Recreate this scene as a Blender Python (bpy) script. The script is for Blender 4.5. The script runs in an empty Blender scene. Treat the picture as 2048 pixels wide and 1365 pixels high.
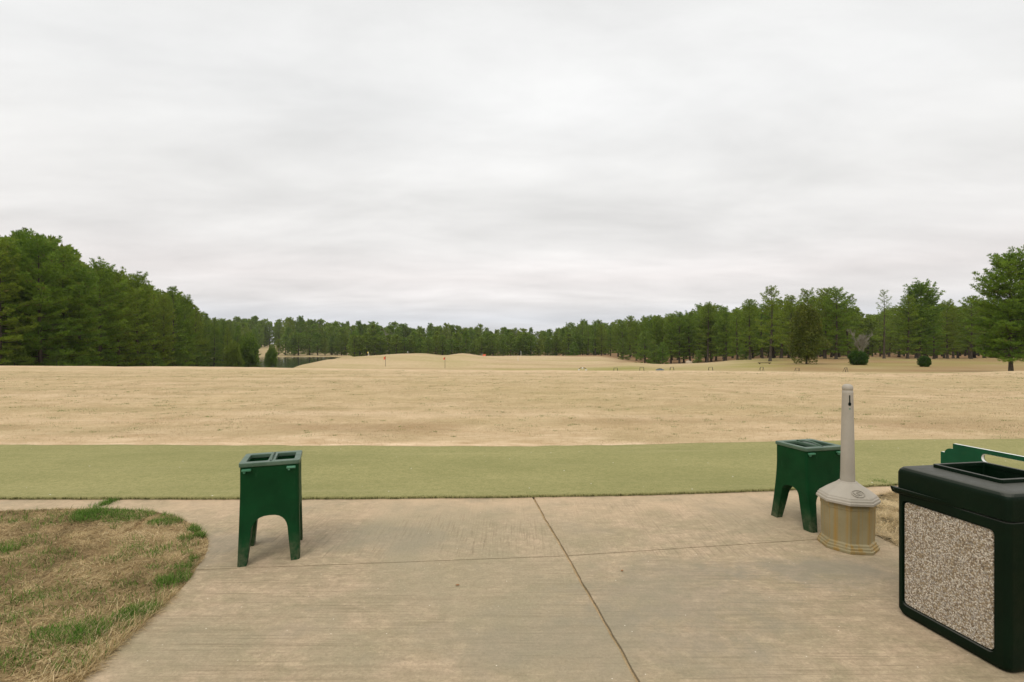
import bpy, bmesh, math, random
import numpy as np
from mathutils import Vector, Matrix

R = math.radians
scene = bpy.context.scene
COL = scene.collection
random.seed(7)

# ------------------------------------------------------------------ camera
EYE = 1.30
F = 1000.0          # focal length in pixels of the 2048 px wide photograph
CX, HY = 1024.0, 690.0
cam_d = bpy.data.cameras.new("camera")
cam = bpy.data.objects.new("camera", cam_d)
COL.objects.link(cam)
cam.location = (0, 0, EYE)
cam.rotation_euler = (R(90), 0, 0)
cam_d.sensor_width = 36.0
cam_d.lens = 36.0 * F / 2048.0
cam_d.shift_y = (HY - 682.5) / 2048.0
cam_d.clip_start = 0.05
cam_d.clip_end = 3000
scene.camera = cam

# ------------------------------------------------------------------ colour management
scene.view_settings.view_transform = 'Standard'
scene.view_settings.look = 'None'
scene.view_settings.exposure = 0.0
scene.view_settings.gamma = 1.0
scene.view_settings.use_curve_mapping = False
scene.render.engine = 'CYCLES'
scene.cycles.max_bounces = 6
scene.cycles.diffuse_bounces = 3
scene.cycles.transparent_max_bounces = 4

# ------------------------------------------------------------------ sun and sky
SUN_EL, SUN_AZ = 52.0, -150.0      # azimuth from +Y, clockwise; behind left shoulder
sd = bpy.data.lights.new("sun", 'SUN')
sd.energy = 1.1
sd.angle = R(25)
sd.color = (1.0, 0.95, 0.88)
sun = bpy.data.objects.new("sun", sd)
COL.objects.link(sun)
sdir = Vector((math.sin(R(SUN_AZ)) * math.cos(R(SUN_EL)), math.cos(R(SUN_AZ)) * math.cos(R(SUN_EL)), math.sin(R(SUN_EL))))
sun.rotation_euler = sdir.to_track_quat('Z', 'Y').to_euler()

world = bpy.data.worlds.new("World")
scene.world = world
world.use_nodes = True
wt = world.node_tree
wt.nodes.clear()
W = wt.nodes.new
def wl(a, b): wt.links.new(a, b)
wout = W('ShaderNodeOutputWorld'); bg = W('ShaderNodeBackground')
sky = W('ShaderNodeTexSky'); sky.sky_type = 'NISHITA'; sky.sun_disc = False
sky.sun_elevation = R(SUN_EL); sky.sun_rotation = R(SUN_AZ)
skys = W('ShaderNodeVectorMath'); skys.operation = 'SCALE'; skys.inputs['Scale'].default_value = 0.10
wl(sky.outputs[0], skys.inputs[0])
tc = W('ShaderNodeTexCoord'); sep = W('ShaderNodeSeparateXYZ')
wl(tc.outputs['Generated'], sep.inputs[0])
zc = W('ShaderNodeMath'); zc.operation = 'MAXIMUM'; zc.inputs[1].default_value = 0.0
wl(sep.outputs['Z'], zc.inputs[0])
za = W('ShaderNodeMath'); za.operation = 'ADD'; za.inputs[1].default_value = 0.16
wl(zc.outputs[0], za.inputs[0])
dx = W('ShaderNodeMath'); dx.operation = 'DIVIDE'; wl(sep.outputs['X'], dx.inputs[0]); wl(za.outputs[0], dx.inputs[1])
dy = W('ShaderNodeMath'); dy.operation = 'DIVIDE'; wl(sep.outputs['Y'], dy.inputs[0]); wl(za.outputs[0], dy.inputs[1])
cmb = W('ShaderNodeCombineXYZ'); wl(dx.outputs[0], cmb.inputs[0]); wl(dy.outputs[0], cmb.inputs[1])
mp = W('ShaderNodeMapping'); mp.inputs['Rotation'].default_value = (0, 0, R(-28)); mp.inputs['Scale'].default_value = (0.8, 1.55, 1)
wl(cmb.outputs[0], mp.inputs[0])
n1 = W('ShaderNodeTexNoise'); n1.inputs['Scale'].default_value = 1.15; n1.inputs['Detail'].default_value = 9; n1.inputs['Roughness'].default_value = 0.56
n1.inputs['Distortion'].default_value = 0.25
wl(mp.outputs[0], n1.inputs['Vector'])
n2 = W('ShaderNodeTexNoise'); n2.inputs['Scale'].default_value = 0.5; n2.inputs['Detail'].default_value = 3
wl(cmb.outputs[0], n2.inputs['Vector'])
mr1 = W('ShaderNodeMapRange'); mr1.inputs['From Min'].default_value = 0.3; mr1.inputs['From Max'].default_value = 0.7
mr1.inputs['To Min'].default_value = 0.90; mr1.inputs['To Max'].default_value = 1.14
wl(n1.outputs['Fac'], mr1.inputs['Value'])
mr2 = W('ShaderNodeMapRange'); mr2.inputs['From Min'].default_value = 0.3; mr2.inputs['From Max'].default_value = 0.7
mr2.inputs['To Min'].default_value = 0.91; mr2.inputs['To Max'].default_value = 1.10
wl(n2.outputs['Fac'], mr2.inputs['Value'])
mm = W('ShaderNodeMath'); mm.operation = 'MULTIPLY'; wl(mr1.outputs[0], mm.inputs[0]); wl(mr2.outputs[0], mm.inputs[1])
ramp = W('ShaderNodeValToRGB')
wl(zc.outputs[0], ramp.inputs[0])
els = ramp.color_ramp.elements
stops = [(0.0, (0.74, 0.74, 0.76)), (0.05, (0.71, 0.72, 0.755)), (0.085, (0.84, 0.81, 0.80)), (0.13, (0.87, 0.825, 0.805)),
         (0.19, (0.83, 0.81, 0.79)), (0.28, (0.83, 0.82, 0.80)), (0.42, (0.87, 0.87, 0.86)), (0.56, (0.92, 0.92, 0.91)), (1.0, (1.45, 1.42, 1.38))]
els[0].position = stops[0][0]; els[0].color = (*stops[0][1], 1)
els[1].position = stops[-1][0]; els[1].color = (*stops[-1][1], 1)
for p, c in stops[1:-1]:
    e = els.new(p); e.color = (*c, 1)
cs = W('ShaderNodeVectorMath'); cs.operation = 'SCALE'
wl(ramp.outputs[0], cs.inputs[0]); wl(mm.outputs[0], cs.inputs['Scale'])
mixw = W('ShaderNodeMix'); mixw.data_type = 'RGBA'; mixw.inputs[0].default_value = 0.95
wl(skys.outputs[0], mixw.inputs[6]); wl(cs.outputs[0], mixw.inputs[7])
wl(mixw.outputs[2], bg.inputs[0]); bg.inputs[1].default_value = 1.03
wl(bg.outputs[0], wout.inputs[0])

# ------------------------------------------------------------------ helpers
def G(px, py, z=0.0):
    """Ground coordinates that a measured point of the photograph has at height z."""
    Y = (EYE - z) * F / (py - HY)
    return ((px - CX) / F * Y, Y)

def tag(o, label=None, cat=None, group=None, kind=None):
    if label: o['label'] = label
    if cat: o['category'] = cat
    if group: o['group'] = group
    if kind: o['kind'] = kind
    return o

def empty(name, loc=(0, 0, 0), rz=0.0, **kw):
    o = bpy.data.objects.new(name, None)
    COL.objects.link(o); o.location = loc; o.rotation_euler = (0, 0, rz)
    o.empty_display_size = 0.1
    return tag(o, **kw)

def link_mesh(name, me, mats, parent=None):
    o = bpy.data.objects.new(name, me)
    COL.objects.link(o)
    if not isinstance(mats, (list, tuple)): mats = [mats]
    for m in mats: me.materials.append(m)
    if parent: o.parent = parent
    return o

def from_bm(name, bm, mats, parent=None, smooth=False):
    bmesh.ops.recalc_face_normals(bm, faces=bm.faces)
    me = bpy.data.meshes.new(name); bm.to_mesh(me); bm.free()
    if smooth: me.shade_smooth()
    return link_mesh(name, me, mats, parent)

def np_mesh(name, verts, faces_list, mats, parent=None, attr=None, smooth=False, midx=None):
    """verts (n,3); faces_list = list of (m,k) index arrays; attr: per-vertex colours (n,4)."""
    me = bpy.data.meshes.new(name)
    verts = np.asarray(verts, np.float32)
    me.vertices.add(len(verts)); me.vertices.foreach_set('co', verts.ravel())
    loops = np.concatenate([f.ravel() for f in faces_list]).astype(np.int32)
    tot = np.concatenate([np.full(len(f), f.shape[1]) for f in faces_list]).astype(np.int32)
    start = np.concatenate([[0], np.cumsum(tot)[:-1]]).astype(np.int32)
    me.loops.add(len(loops)); me.loops.foreach_set('vertex_index', loops)
    me.polygons.add(len(tot)); me.polygons.foreach_set('loop_start', start); me.polygons.foreach_set('loop_total', tot)
    if midx is not None: me.polygons.foreach_set('material_index', midx.astype(np.int32))
    me.update(calc_edges=True)
    if attr is not None:
        for nm, a in attr.items():
            ca = me.color_attributes.new(nm, 'FLOAT_COLOR', 'POINT')
            ca.data.foreach_set('color', np.asarray(a, np.float32).ravel())
    if smooth: me.shade_smooth()
    return link_mesh(name, me, mats, parent)

def copy_tree(o, parent=None):
    c = o.copy(); COL.objects.link(c); c.parent = parent
    for ch in o.children: copy_tree(ch, c)
    return c

def bevel(o, w, seg=2, ang=35):
    m = o.modifiers.new('bevel', 'BEVEL'); m.width = w; m.segments = seg
    m.limit_method = 'ANGLE'; m.angle_limit = R(ang); m.harden_normals = False
    o.data.shade_smooth()
    s = o.modifiers.new('wn', 'WEIGHTED_NORMAL'); s.keep_sharp = True
    return o

def tube_np(pts, radii, seg=8, cap=True):
    pts = [Vector(p) for p in pts]
    V, Fq = [], []
    for i, p in enumerate(pts):
        d = (pts[min(i + 1, len(pts) - 1)] - pts[max(i - 1, 0)]).normalized()
        a = Vector((1, 0, 0)) if abs(d.x) < 0.8 else Vector((0, 1, 0))
        u = d.cross(a).normalized(); v = d.cross(u)
        for k in range(seg):
            t = 2 * math.pi * k / seg
            V.append(p + (u * math.cos(t) + v * math.sin(t)) * radii[i])
    for i in range(len(pts) - 1):
        for k in range(seg):
            a = i * seg + k; b = i * seg + (k + 1) % seg
            Fq.append((a, b, b + seg, a + seg))
    return V, Fq

class MB:
    """collects quads/tris and links them as one mesh"""
    def __init__(s): s.V = []; s.F = []
    def add(s, V, Fc):
        o = len(s.V); s.V += [tuple(v) for v in V]; s.F += [tuple(i + o for i in f) for f in Fc]
    def tube(s, pts, radii, seg=8): s.add(*tube_np(pts, radii, seg))
    def box(s, c, d, rot=None):
        V = []
        for z in (-.5, .5):
            for y in (-.5, .5):
                for x in (-.5, .5):
                    v = Vector((x * d[0], y * d[1], z * d[2]))
                    if rot: v = rot @ v
                    V.append(v + Vector(c))
        s.add(V, [(0, 2, 3, 1), (4, 5, 7, 6), (0, 1, 5, 4), (2, 6, 7, 3), (0, 4, 6, 2), (1, 3, 7, 5)])
    def build(s, name, mat, parent=None, smooth=False):
        me = bpy.data.meshes.new(name); me.from_pydata(s.V, [], s.F); me.update()
        if smooth: me.shade_smooth()
        return link_mesh(name, me, mat, parent)

# ------------------------------------------------------------------ materials
class Mat:
    def __init__(s, name):
        s.m = bpy.data.materials.new(name); s.m.use_nodes = True
        s.t = s.m.node_tree; s.b = s.t.nodes['Principled BSDF']; s.out = s.t.nodes['Material Output']
    def n(s, typ, **kw):
        nd = s.t.nodes.new(typ)
        for k, v in kw.items():
            if k in nd.inputs: nd.inputs[k].default_value = v
            else: setattr(nd, k, v)
        return nd
    def l(s, a, b): s.t.links.new(a, b)
    def coord(s, scale=(1, 1, 1), rot=(0, 0, 0), kind='Object'):
        tcn = s.n('ShaderNodeTexCoord'); m = s.n('ShaderNodeMapping')
        m.inputs['Scale'].default_value = scale; m.inputs['Rotation'].default_value = rot
        s.l(tcn.outputs[kind], m.inputs[0]); return m.outputs[0]
    def noise(s, co, scale, detail=4, rough=0.55, dist=0.0):
        nd = s.n('ShaderNodeTexNoise'); nd.inputs['Scale'].default_value = scale
        nd.inputs['Detail'].default_value = detail; nd.inputs['Roughness'].default_value = rough
        nd.inputs['Distortion'].default_value = dist
        s.l(co, nd.inputs['Vector']); return nd.outputs['Fac']
    def rng(s, v, a, b, c=0.0, d=1.0):
        nd = s.n('ShaderNodeMapRange'); s.l(v, nd.inputs['Value'])
        for k, x in zip(('From Min', 'From Max', 'To Min', 'To Max'), (a, b, c, d)): nd.inputs[k].default_value = x
        return nd.outputs[0]
    def mix(s, f, a, b, mode='MIX'):
        nd = s.n('ShaderNodeMix', data_type='RGBA'); nd.blend_type = mode
        for i, x in ((0, f), (6, a), (7, b)):
            if isinstance(x, (int, float)): nd.inputs[i].default_value = x
            elif isinstance(x, tuple): nd.inputs[i].default_value = (*x, 1)
            else: s.l(x, nd.inputs[i])
        return nd.outputs[2]
    def math(s, op, a, b=0.0):
        nd = s.n('ShaderNodeMath', operation=op)
        for i, x in ((0, a), (1, b)):
            if isinstance(x, (int, float)): nd.inputs[i].default_value = x
            else: s.l(x, nd.inputs[i])
        return nd.outputs[0]
    def attr(s, nm):
        nd = s.n('ShaderNodeAttribute'); nd.attribute_name = nm; return nd
    def base(s, c, rough=0.6, spec=0.5):
        if isinstance(c, tuple): s.b.inputs['Base Color'].default_value = (*c, 1)
        else: s.l(c, s.b.inputs['Base Color'])
        if isinstance(rough, (int, float)): s.b.inputs['Roughness'].default_value = rough
        else: s.l(rough, s.b.inputs['Roughness'])
        s.b.inputs['Specular IOR Level'].default_value = spec
        return s
    def bump(s, h, strength=0.3, dist=0.01):
        nd = s.n('ShaderNodeBump'); nd.inputs['Strength'].default_value = strength; nd.inputs['Distance'].default_value = dist
        s.l(h, nd.inputs['Height']); s.l(nd.outputs[0], s.b.inputs['Normal']); return s

def mat_field():
    s = Mat('dormant_turf')
    co = s.coord()
    big = s.noise(co, 0.10, 5, 0.6, 0.3)
    med = s.noise(co, 0.9, 6, 0.65, 0.4)
    fine = s.noise(co, 9.0, 5, 0.7)
    vf = s.noise(co, 45.0, 3, 0.7)
    c = s.mix(s.rng(med, 0.36, 0.66), (0.45, 0.33, 0.19), (0.62, 0.465, 0.295))
    c = s.mix(s.rng(big, 0.42, 0.64, 0, 0.5), c, (0.42, 0.335, 0.16))
    c = s.mix(s.rng(fine, 0.50, 0.72, 0, 0.55), c, (0.36, 0.25, 0.12))
    c = s.mix(s.rng(fine, 0.46, 0.24, 0, 0.5), c, (0.74, 0.58, 0.37))
    c = s.mix(s.rng(vf, 0.35, 0.7, 0, 0.35), c, (0.33, 0.23, 0.11))
    mott = s.noise(s.coord((.55, 1, 1)), 2.2, 9, 0.8, 0.8)
    c = s.mix(s.rng(mott, 0.51, 0.64, 0, 0.6), c, (0.29, 0.225, 0.11))
    c = s.mix(s.rng(mott, 0.46, 0.34, 0, 0.4), c, (0.76, 0.58, 0.37))
    band = s.noise(s.coord((.05, .9, 1), (0, 0, .02)), 1.0, 4, .6)
    c = s.mix(s.rng(band, .48, .64, 0, .5), c, (0.36, 0.29, 0.15))
    c = s.mix(s.rng(band, .46, .30, 0, .35), c, (0.66, 0.51, 0.34))
    cov = s.attr('cover'); sp = s.n('ShaderNodeSeparateColor'); s.l(cov.outputs['Color'], sp.inputs[0])
    gn = s.noise(s.coord((0.5, 1, 1)), 0.12, 6, 0.65, 0.5)
    green = s.math('MULTIPLY', sp.outputs[1], s.rng(gn, 0.30, 0.52, .25, 1))
    c = s.mix(green, c, (0.27, 0.245, 0.075))
    straw = s.math('MULTIPLY', sp.outputs[0], s.rng(s.noise(co, 0.25, 5, 0.7), 0.25, 0.5, 0.5, 1.0))
    c = s.mix(straw, c, s.mix(s.rng(fine, 0.3, 0.7), (0.20, 0.115, 0.055), (0.33, 0.20, 0.10)))
    c = s.mix(sp.outputs[2], c, s.mix(s.rng(s.noise(s.coord((.35, 1, 1)), 4.0, 6, .7), 0.35, 0.65), (0.40, 0.27, 0.14), (0.74, 0.57, 0.38)))
    s.base(c, 0.95, 0.1)
    h = s.math('ADD', s.math('MULTIPLY', fine, 1.0), s.math('MULTIPLY', vf, 0.35))
    s.bump(h, 0.6, 0.03)
    return s.m

def mat_soil():
    s = Mat('lawn_thatch')
    co = s.coord()
    c = s.mix(s.rng(s.noise(co, 5, 6, .7), .35, .65), (0.30, 0.20, 0.10), (0.48, 0.34, 0.18))
    c = s.mix(s.rng(s.noise(co, 60, 4, .7), .4, .7, 0, .6), c, (0.13, 0.085, 0.045))
    s.base(c, 0.95, 0.1); s.bump(s.noise(co, 110, 5, .7), .5, .006)
    return s.m

def mat_blades(name, stopsc, transl=0.25, rough=0.75):
    s = Mat(name)
    a = s.attr('tint'); sp = s.n('ShaderNodeSeparateColor'); s.l(a.outputs['Color'], sp.inputs[0])
    rp = s.n('ShaderNodeValToRGB'); s.l(sp.outputs[0], rp.inputs[0])
    e = rp.color_ramp.elements
    e[0].position = 0; e[0].color = (*stopsc[0][1], 1); e[1].position = 1; e[1].color = (*stopsc[-1][1], 1)
    for p, c in stopsc[1:-1]:
        q = e.new(p); q.color = (*c, 1)
    s.base(rp.outputs[0], rough, 0.2)
    tr = s.n('ShaderNodeBsdfTranslucent'); s.l(rp.outputs[0], tr.inputs[0])
    mx = s.n('ShaderNodeMixShader'); mx.inputs[0].default_value = transl
    s.l(s.b.outputs[0], mx.inputs[1]); s.l(tr.outputs[0], mx.inputs[2]); s.l(mx.outputs[0], s.out.inputs[0])
    return s.m

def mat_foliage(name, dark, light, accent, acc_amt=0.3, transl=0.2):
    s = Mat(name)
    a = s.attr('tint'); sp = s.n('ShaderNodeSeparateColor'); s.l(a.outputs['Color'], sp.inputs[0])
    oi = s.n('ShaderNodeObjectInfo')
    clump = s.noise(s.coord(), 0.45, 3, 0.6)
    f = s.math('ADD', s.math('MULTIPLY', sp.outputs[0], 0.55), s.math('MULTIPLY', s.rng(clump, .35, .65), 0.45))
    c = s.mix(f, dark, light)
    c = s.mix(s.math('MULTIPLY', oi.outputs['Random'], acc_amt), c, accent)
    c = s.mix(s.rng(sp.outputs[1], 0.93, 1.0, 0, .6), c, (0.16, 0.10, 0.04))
    s.base(c, 0.65, 0.25)
    tr = s.n('ShaderNodeBsdfTranslucent'); s.l(c, tr.inputs[0])
    mx = s.n('ShaderNodeMixShader'); mx.inputs[0].default_value = transl
    s.l(s.b.outputs[0], mx.inputs[1]); s.l(tr.outputs[0], mx.inputs[2]); s.l(mx.outputs[0], s.out.inputs[0])
    return s.m

def mat_bark():
    s = Mat('pine_bark')
    co = s.coord((1, 1, .25))
    c = s.mix(s.rng(s.noise(co, 9, 5, .7), .35, .65), (0.035, 0.030, 0.022), (0.11, 0.088, 0.062))
    s.base(c, .95, .1); s.bump(s.noise(co, 14, 4), .8, .03); return s.m

def mat_twig():
    s = Mat('grey_twigs'); s.base(s.mix(s.noise(s.coord(), 3), (0.17, 0.16, 0.12), (0.33, 0.31, 0.25)), .9, .1); return s.m

def mat_concrete():
    s = Mat('broomed_concrete')
    co = s.coord()
    big = s.noise(co, 0.55, 5, 0.6, 0.6)
    blot = s.noise(s.coord((1, 1.5, 1), (0, 0, 1.0)), 3.2, 8, 0.72, 0.8)
    mid = s.noise(s.coord((1, 1.8, 1)), 13.0, 7, 0.72, 0.4)
    sep = s.n('ShaderNodeSeparateXYZ'); s.l(co, sep.inputs[0])
    broom = s.noise(s.coord((1.6, 75, 1), (0, 0, R(-4))), 1.0, 5, 0.7)
    broomw = s.noise(s.coord((.7, 22, 1), (0, 0, R(-4))), 1.0, 4, 0.6)
    broom2 = s.noise(s.coord((75, 3.5, 1), (0, 0, R(5))), 1.0, 5, 0.7)
    upper = s.rng(sep.outputs['Y'], 3.00, 3.12)
    br = s.mix(upper, broom, broom2)
    fine = s.noise(co, 70, 6, 0.8)
    c = s.mix(s.rng(blot, .36, .62), (0.341, 0.282, 0.171), (0.501, 0.377, 0.250))
    c = s.mix(s.rng(mid, .41, .64, 0, .48), c, (0.250, 0.196, 0.118))
    mid2 = s.noise(s.coord((1, 1.3, 1), (0, 0, 2.0)), 34.0, 6, 0.75, 0.3)
    c = s.mix(s.rng(mid2, .50, .66, 0, .32), c, (0.213, 0.166, 0.105))
    c = s.mix(s.rng(mid, .46, .30, 0, .45), c, (0.596, 0.462, 0.298))
    c = s.mix(s.rng(big, .45, .58, 0, .8), c, (0.309, 0.266, 0.171))
    patch = s.noise(co, 1.1, 3, .5)
    c = s.mix(s.math('MULTIPLY', s.rng(br, .50, .66, 0, .6), s.rng(patch, .38, .55)), c, (0.197, 0.156, 0.092))
    c = s.mix(s.math('MULTIPLY', s.rng(broomw, .54, .68, 0, .3), s.rng(sep.outputs['Y'], 3.0, 2.4)), c, (0.213, 0.166, 0.101))
    c = s.mix(s.rng(fine, .50, .70, 0, .55), c, (0.203, 0.156, 0.092))
    c = s.mix(s.rng(fine, .44, .28, 0, .45), c, (0.660, 0.522, 0.350))
    # sand washed to the turf edge
    edge = s.rng(sep.outputs['Y'], 3.5, 4.35)
    c = s.mix(s.math('MULTIPLY', edge, s.rng(s.noise(co, 2.3, 7, .7), .35, .62, .1, .85)), c, (0.575, 0.417, 0.267))
    # rusty puddle stain round the ash receptacle and dark damp blots, with the left stand's shade painted in
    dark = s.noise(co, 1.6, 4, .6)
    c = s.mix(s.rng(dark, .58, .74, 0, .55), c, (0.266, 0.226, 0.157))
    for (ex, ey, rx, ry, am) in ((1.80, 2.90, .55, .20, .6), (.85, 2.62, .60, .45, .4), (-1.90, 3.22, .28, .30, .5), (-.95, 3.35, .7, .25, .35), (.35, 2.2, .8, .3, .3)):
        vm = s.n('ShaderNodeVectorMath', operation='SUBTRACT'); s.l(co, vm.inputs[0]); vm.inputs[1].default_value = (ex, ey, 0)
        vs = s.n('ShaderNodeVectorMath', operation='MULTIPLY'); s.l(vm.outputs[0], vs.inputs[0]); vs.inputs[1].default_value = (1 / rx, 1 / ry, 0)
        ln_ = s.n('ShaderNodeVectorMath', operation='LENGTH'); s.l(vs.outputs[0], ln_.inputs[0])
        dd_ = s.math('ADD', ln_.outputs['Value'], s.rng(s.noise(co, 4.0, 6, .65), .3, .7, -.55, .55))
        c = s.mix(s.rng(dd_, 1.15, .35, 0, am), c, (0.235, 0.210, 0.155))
    vor = s.n('ShaderNodeTexVoronoi'); vor.inputs['Scale'].default_value = 14; s.l(co, vor.inputs['Vector'])
    c = s.mix(s.rng(vor.outputs['Distance'], .05, .02), c, (0.766, 0.683, 0.543))
    s.base(c, .9, .25)
    h = s.math('ADD', s.math('MULTIPLY', br, .8), s.math('MULTIPLY', fine, .6))
    s.bump(h, .8, .007)
    return s.m

def mat_turfmat():
    s = Mat('tee_line_turf')
    co = s.coord()
    big = s.noise(s.coord((.5, 1, 1)), 0.8, 5, .65)
    fine = s.noise(co, 60, 4, .75)
    vf = s.noise(co, 150, 4, .8)
    c = s.mix(s.rng(big, .35, .65), (0.285, 0.270, 0.108), (0.385, 0.345, 0.150))
    c = s.mix(s.rng(s.noise(co, 22, 6, .75), .42, .66, 0, .5), c, (0.17, 0.185, 0.06))
    c = s.mix(s.rng(fine, .42, .66, 0, .5), c, (0.16, 0.17, 0.055))
    c = s.mix(s.rng(vf, .5, .28, 0, .5), c, (0.50, 0.44, 0.24))
    streak = s.noise(s.coord((.3, 6, 1)), 1.2, 4, .6)
    c = s.mix(s.rng(streak, .55, .75, 0, .3), c, (0.42, 0.37, 0.19))
    vor = s.n('ShaderNodeTexVoronoi'); vor.inputs['Scale'].default_value = 5.5; s.l(co, vor.inputs['Vector'])
    c = s.mix(s.rng(vor.outputs['Distance'], .045, .03), c, (0.75, 0.72, 0.62))
    s.base(c, .95, .1)
    s.bump(s.math('ADD', fine, vf), .7, .012)
    return s.m

def mat_plastic(name, c1, c2, rough=.42, spec=.4, sc=6, bumpd=.002, scuff=False):
    s = Mat(name); co = s.coord()
    c = s.mix(s.rng(s.noise(co, sc, 5, .6), .35, .65), c1, c2)
    if scuff:
        sx_ = s.n('ShaderNodeSeparateXYZ'); s.l(co, sx_.inputs[0])
        low = s.rng(sx_.outputs['Z'], .16, .0)
        c = s.mix(s.math('MULTIPLY', low, s.rng(s.noise(co, 25, 5, .7), .35, .7, 0, .5)), c, (0.20, 0.17, 0.11))
        c = s.mix(s.rng(s.noise(s.coord((1, 1, .25)), 34, 6, .8), .60, .74, 0, .35), c, (0.05, 0.10, 0.06))
    r = s.rng(s.noise(co, 18, 4), .3, .7, rough - .08, rough + .12)
    s.base(c, r, spec); s.bump(s.noise(co, 160, 3), .25, bumpd); return s.m

def mat_urn_body():
    s = Mat('stained_beige_plastic')
    co = s.coord((1, 1, .012)); co2 = s.coord()
    st = s.noise(co, 22, 4, .6)
    c = s.mix(s.rng(s.noise(co2, 4, 4), .35, .65), (0.235, 0.195, 0.10), (0.30, 0.255, 0.145))
    c = s.mix(s.rng(st, .48, .60, 0, .8), c, (0.31, 0.185, 0.04))
    c = s.mix(s.rng(s.noise(co2, 30, 4), .55, .75, 0, .35), c, (0.22, 0.18, 0.09))
    s.base(c, .6, .35); s.bump(s.noise(co2, 90, 3), .2, .002); return s.m

def mat_aggregate():
    s = Mat('exposed_aggregate'); co = s.coord()
    v = s.n('ShaderNodeTexVoronoi'); v.inputs['Scale'].default_value = 185; v.inputs['Randomness'].default_value = 1
    wob = s.n('ShaderNodeVectorMath', operation='ADD'); s.l(co, wob.inputs[0])
    ns = s.n('ShaderNodeTexNoise'); ns.inputs['Scale'].default_value = 60; s.l(co, ns.inputs['Vector'])
    sc2 = s.n('ShaderNodeVectorMath', operation='SCALE'); sc2.inputs['Scale'].default_value = .006
    s.l(ns.outputs['Color'], sc2.inputs[0]); s.l(sc2.outputs[0], wob.inputs[1]); s.l(wob.outputs[0], v.inputs['Vector'])
    hsv = s.n('ShaderNodeSeparateColor'); s.l(v.outputs['Color'], hsv.inputs[0])
    rp = s.n('ShaderNodeValToRGB'); s.l(hsv.outputs[0], rp.inputs[0]); e = rp.color_ramp.elements
    e[0].color = (0.15, 0.11, 0.07, 1); e[1].color = (0.82, 0.75, 0.64, 1)
    for p, c in ((.2, (0.28, 0.205, 0.115)), (.45, (0.46, 0.365, 0.235)), (.62, (0.42, 0.38, 0.33)), (.8, (0.66, 0.58, 0.46))):
        q = e.new(p); q.color = (*c, 1)
    c = s.mix(s.rng(v.outputs['Distance'], .50, .75, 0, .7), rp.outputs[0], (0.16, 0.13, 0.095))
    s.base(c, .7, .4)
    s.bump(s.rng(v.outputs['Distance'], 0, .6, 1, 0), .9, .005); return s.m

def mat_plain(name, c, rough=.6, spec=.4):
    s = Mat(name); nn = s.noise(s.coord(), 25, 4)
    s.base(s.mix(s.rng(nn, .35, .65), c, tuple(min(1, x * 1.18 + .003) for x in c)), rough, spec); return s.m

def mat_water():
    s = Mat('pond_water'); s.base((0.02, 0.028, 0.014), .08, .6)
    s.bump(s.noise(s.coord((1, .5, 1)), 1.5, 3), .12, .05); return s.m

M = dict(field=mat_field(), soil=mat_soil(), bark=mat_bark(), twig=mat_twig(), concrete=mat_concrete(), turf=mat_turfmat(),
         green=mat_plastic('green_plastic', (0.0008, 0.030, 0.0065), (0.0015, 0.043, 0.010), .55, .14, scuff=True),
         lid=mat_plastic('sky_lit_green_plastic', (0.035, 0.080, 0.048), (0.08, 0.13, 0.085), .42, .5),  # sky reflection on the top rim put into a lighter base colour
         latch=mat_plastic('pale_green_latch', (0.02, 0.13, 0.06), (0.09, 0.25, 0.15), .4),
         dark=mat_plain('dark_inside', (0.004, 0.008, 0.005), .8, .1),
         urn=mat_plastic('beige_grey_plastic', (0.33, 0.295, 0.235), (0.40, 0.36, 0.295), .55, .35, 3),
         urnb=mat_urn_body(), agg=mat_aggregate(),
         binm=mat_plastic('dark_green_bin', (0.0006, 0.0065, 0.0018), (0.0012, 0.0095, 0.0028), .5, .13, 5, .003),
         board=mat_plastic('green_board', (0.0015, 0.062, 0.024), (0.0025, 0.078, 0.030), .35, .25),
         white=mat_plain('white_core', (0.72, 0.72, 0.68), .5), steel=mat_plain('galvanised_steel', (0.32, 0.32, 0.31), .4),
         red=mat_plain('red_cloth', (0.70, 0.16, 0.09), .8, .1), yellow=mat_plain('yellow_cloth', (0.75, 0.60, 0.10), .8, .1),
         black=mat_plain('black_metal', (0.02, 0.025, 0.022), .5), rock=mat_plain('tan_rock', (0.38, 0.31, 0.22), .9, .1),
         timber=mat_plain('weathered_timber', (0.11, 0.085, 0.05), .9, .1), leaf=mat_plain('dead_leaf', (0.24, 0.12, 0.05), .8, .2),
         greycloth=mat_plain('blue_grey_fabric', (0.10, 0.125, 0.13), .7, .2),
         water=mat_water())
def add_sheen_dust(m, col, amt):
    t = m.node_tree; b = t.nodes['Principled BSDF']; src = b.inputs['Base Color'].links[0].from_socket
    g = t.nodes.new('ShaderNodeNewGeometry'); sx = t.nodes.new('ShaderNodeSeparateXYZ'); t.links.new(g.outputs['True Normal'], sx.inputs[0])
    mr = t.nodes.new('ShaderNodeMapRange'); mr.inputs['From Min'].default_value = .45; mr.inputs['From Max'].default_value = .95; mr.inputs['To Max'].default_value = amt
    t.links.new(sx.outputs['Z'], mr.inputs['Value'])
    mx = t.nodes.new('ShaderNodeMix'); mx.data_type = 'RGBA'; t.links.new(mr.outputs[0], mx.inputs[0]); t.links.new(src, mx.inputs[6]); mx.inputs[7].default_value = (*col, 1)
    t.links.new(mx.outputs[2], b.inputs['Base Color'])
add_sheen_dust(M['binm'], (0.085, 0.085, 0.072), .8)  # sky sheen and some dust painted as grey on upward faces
M['dry'] = mat_blades('dry_grass', [(0, (0.13, 0.09, 0.04)), (.3, (0.31, 0.23, 0.10)), (.65, (0.50, 0.375, 0.185)), (1, (0.70, 0.56, 0.33))])
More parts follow.
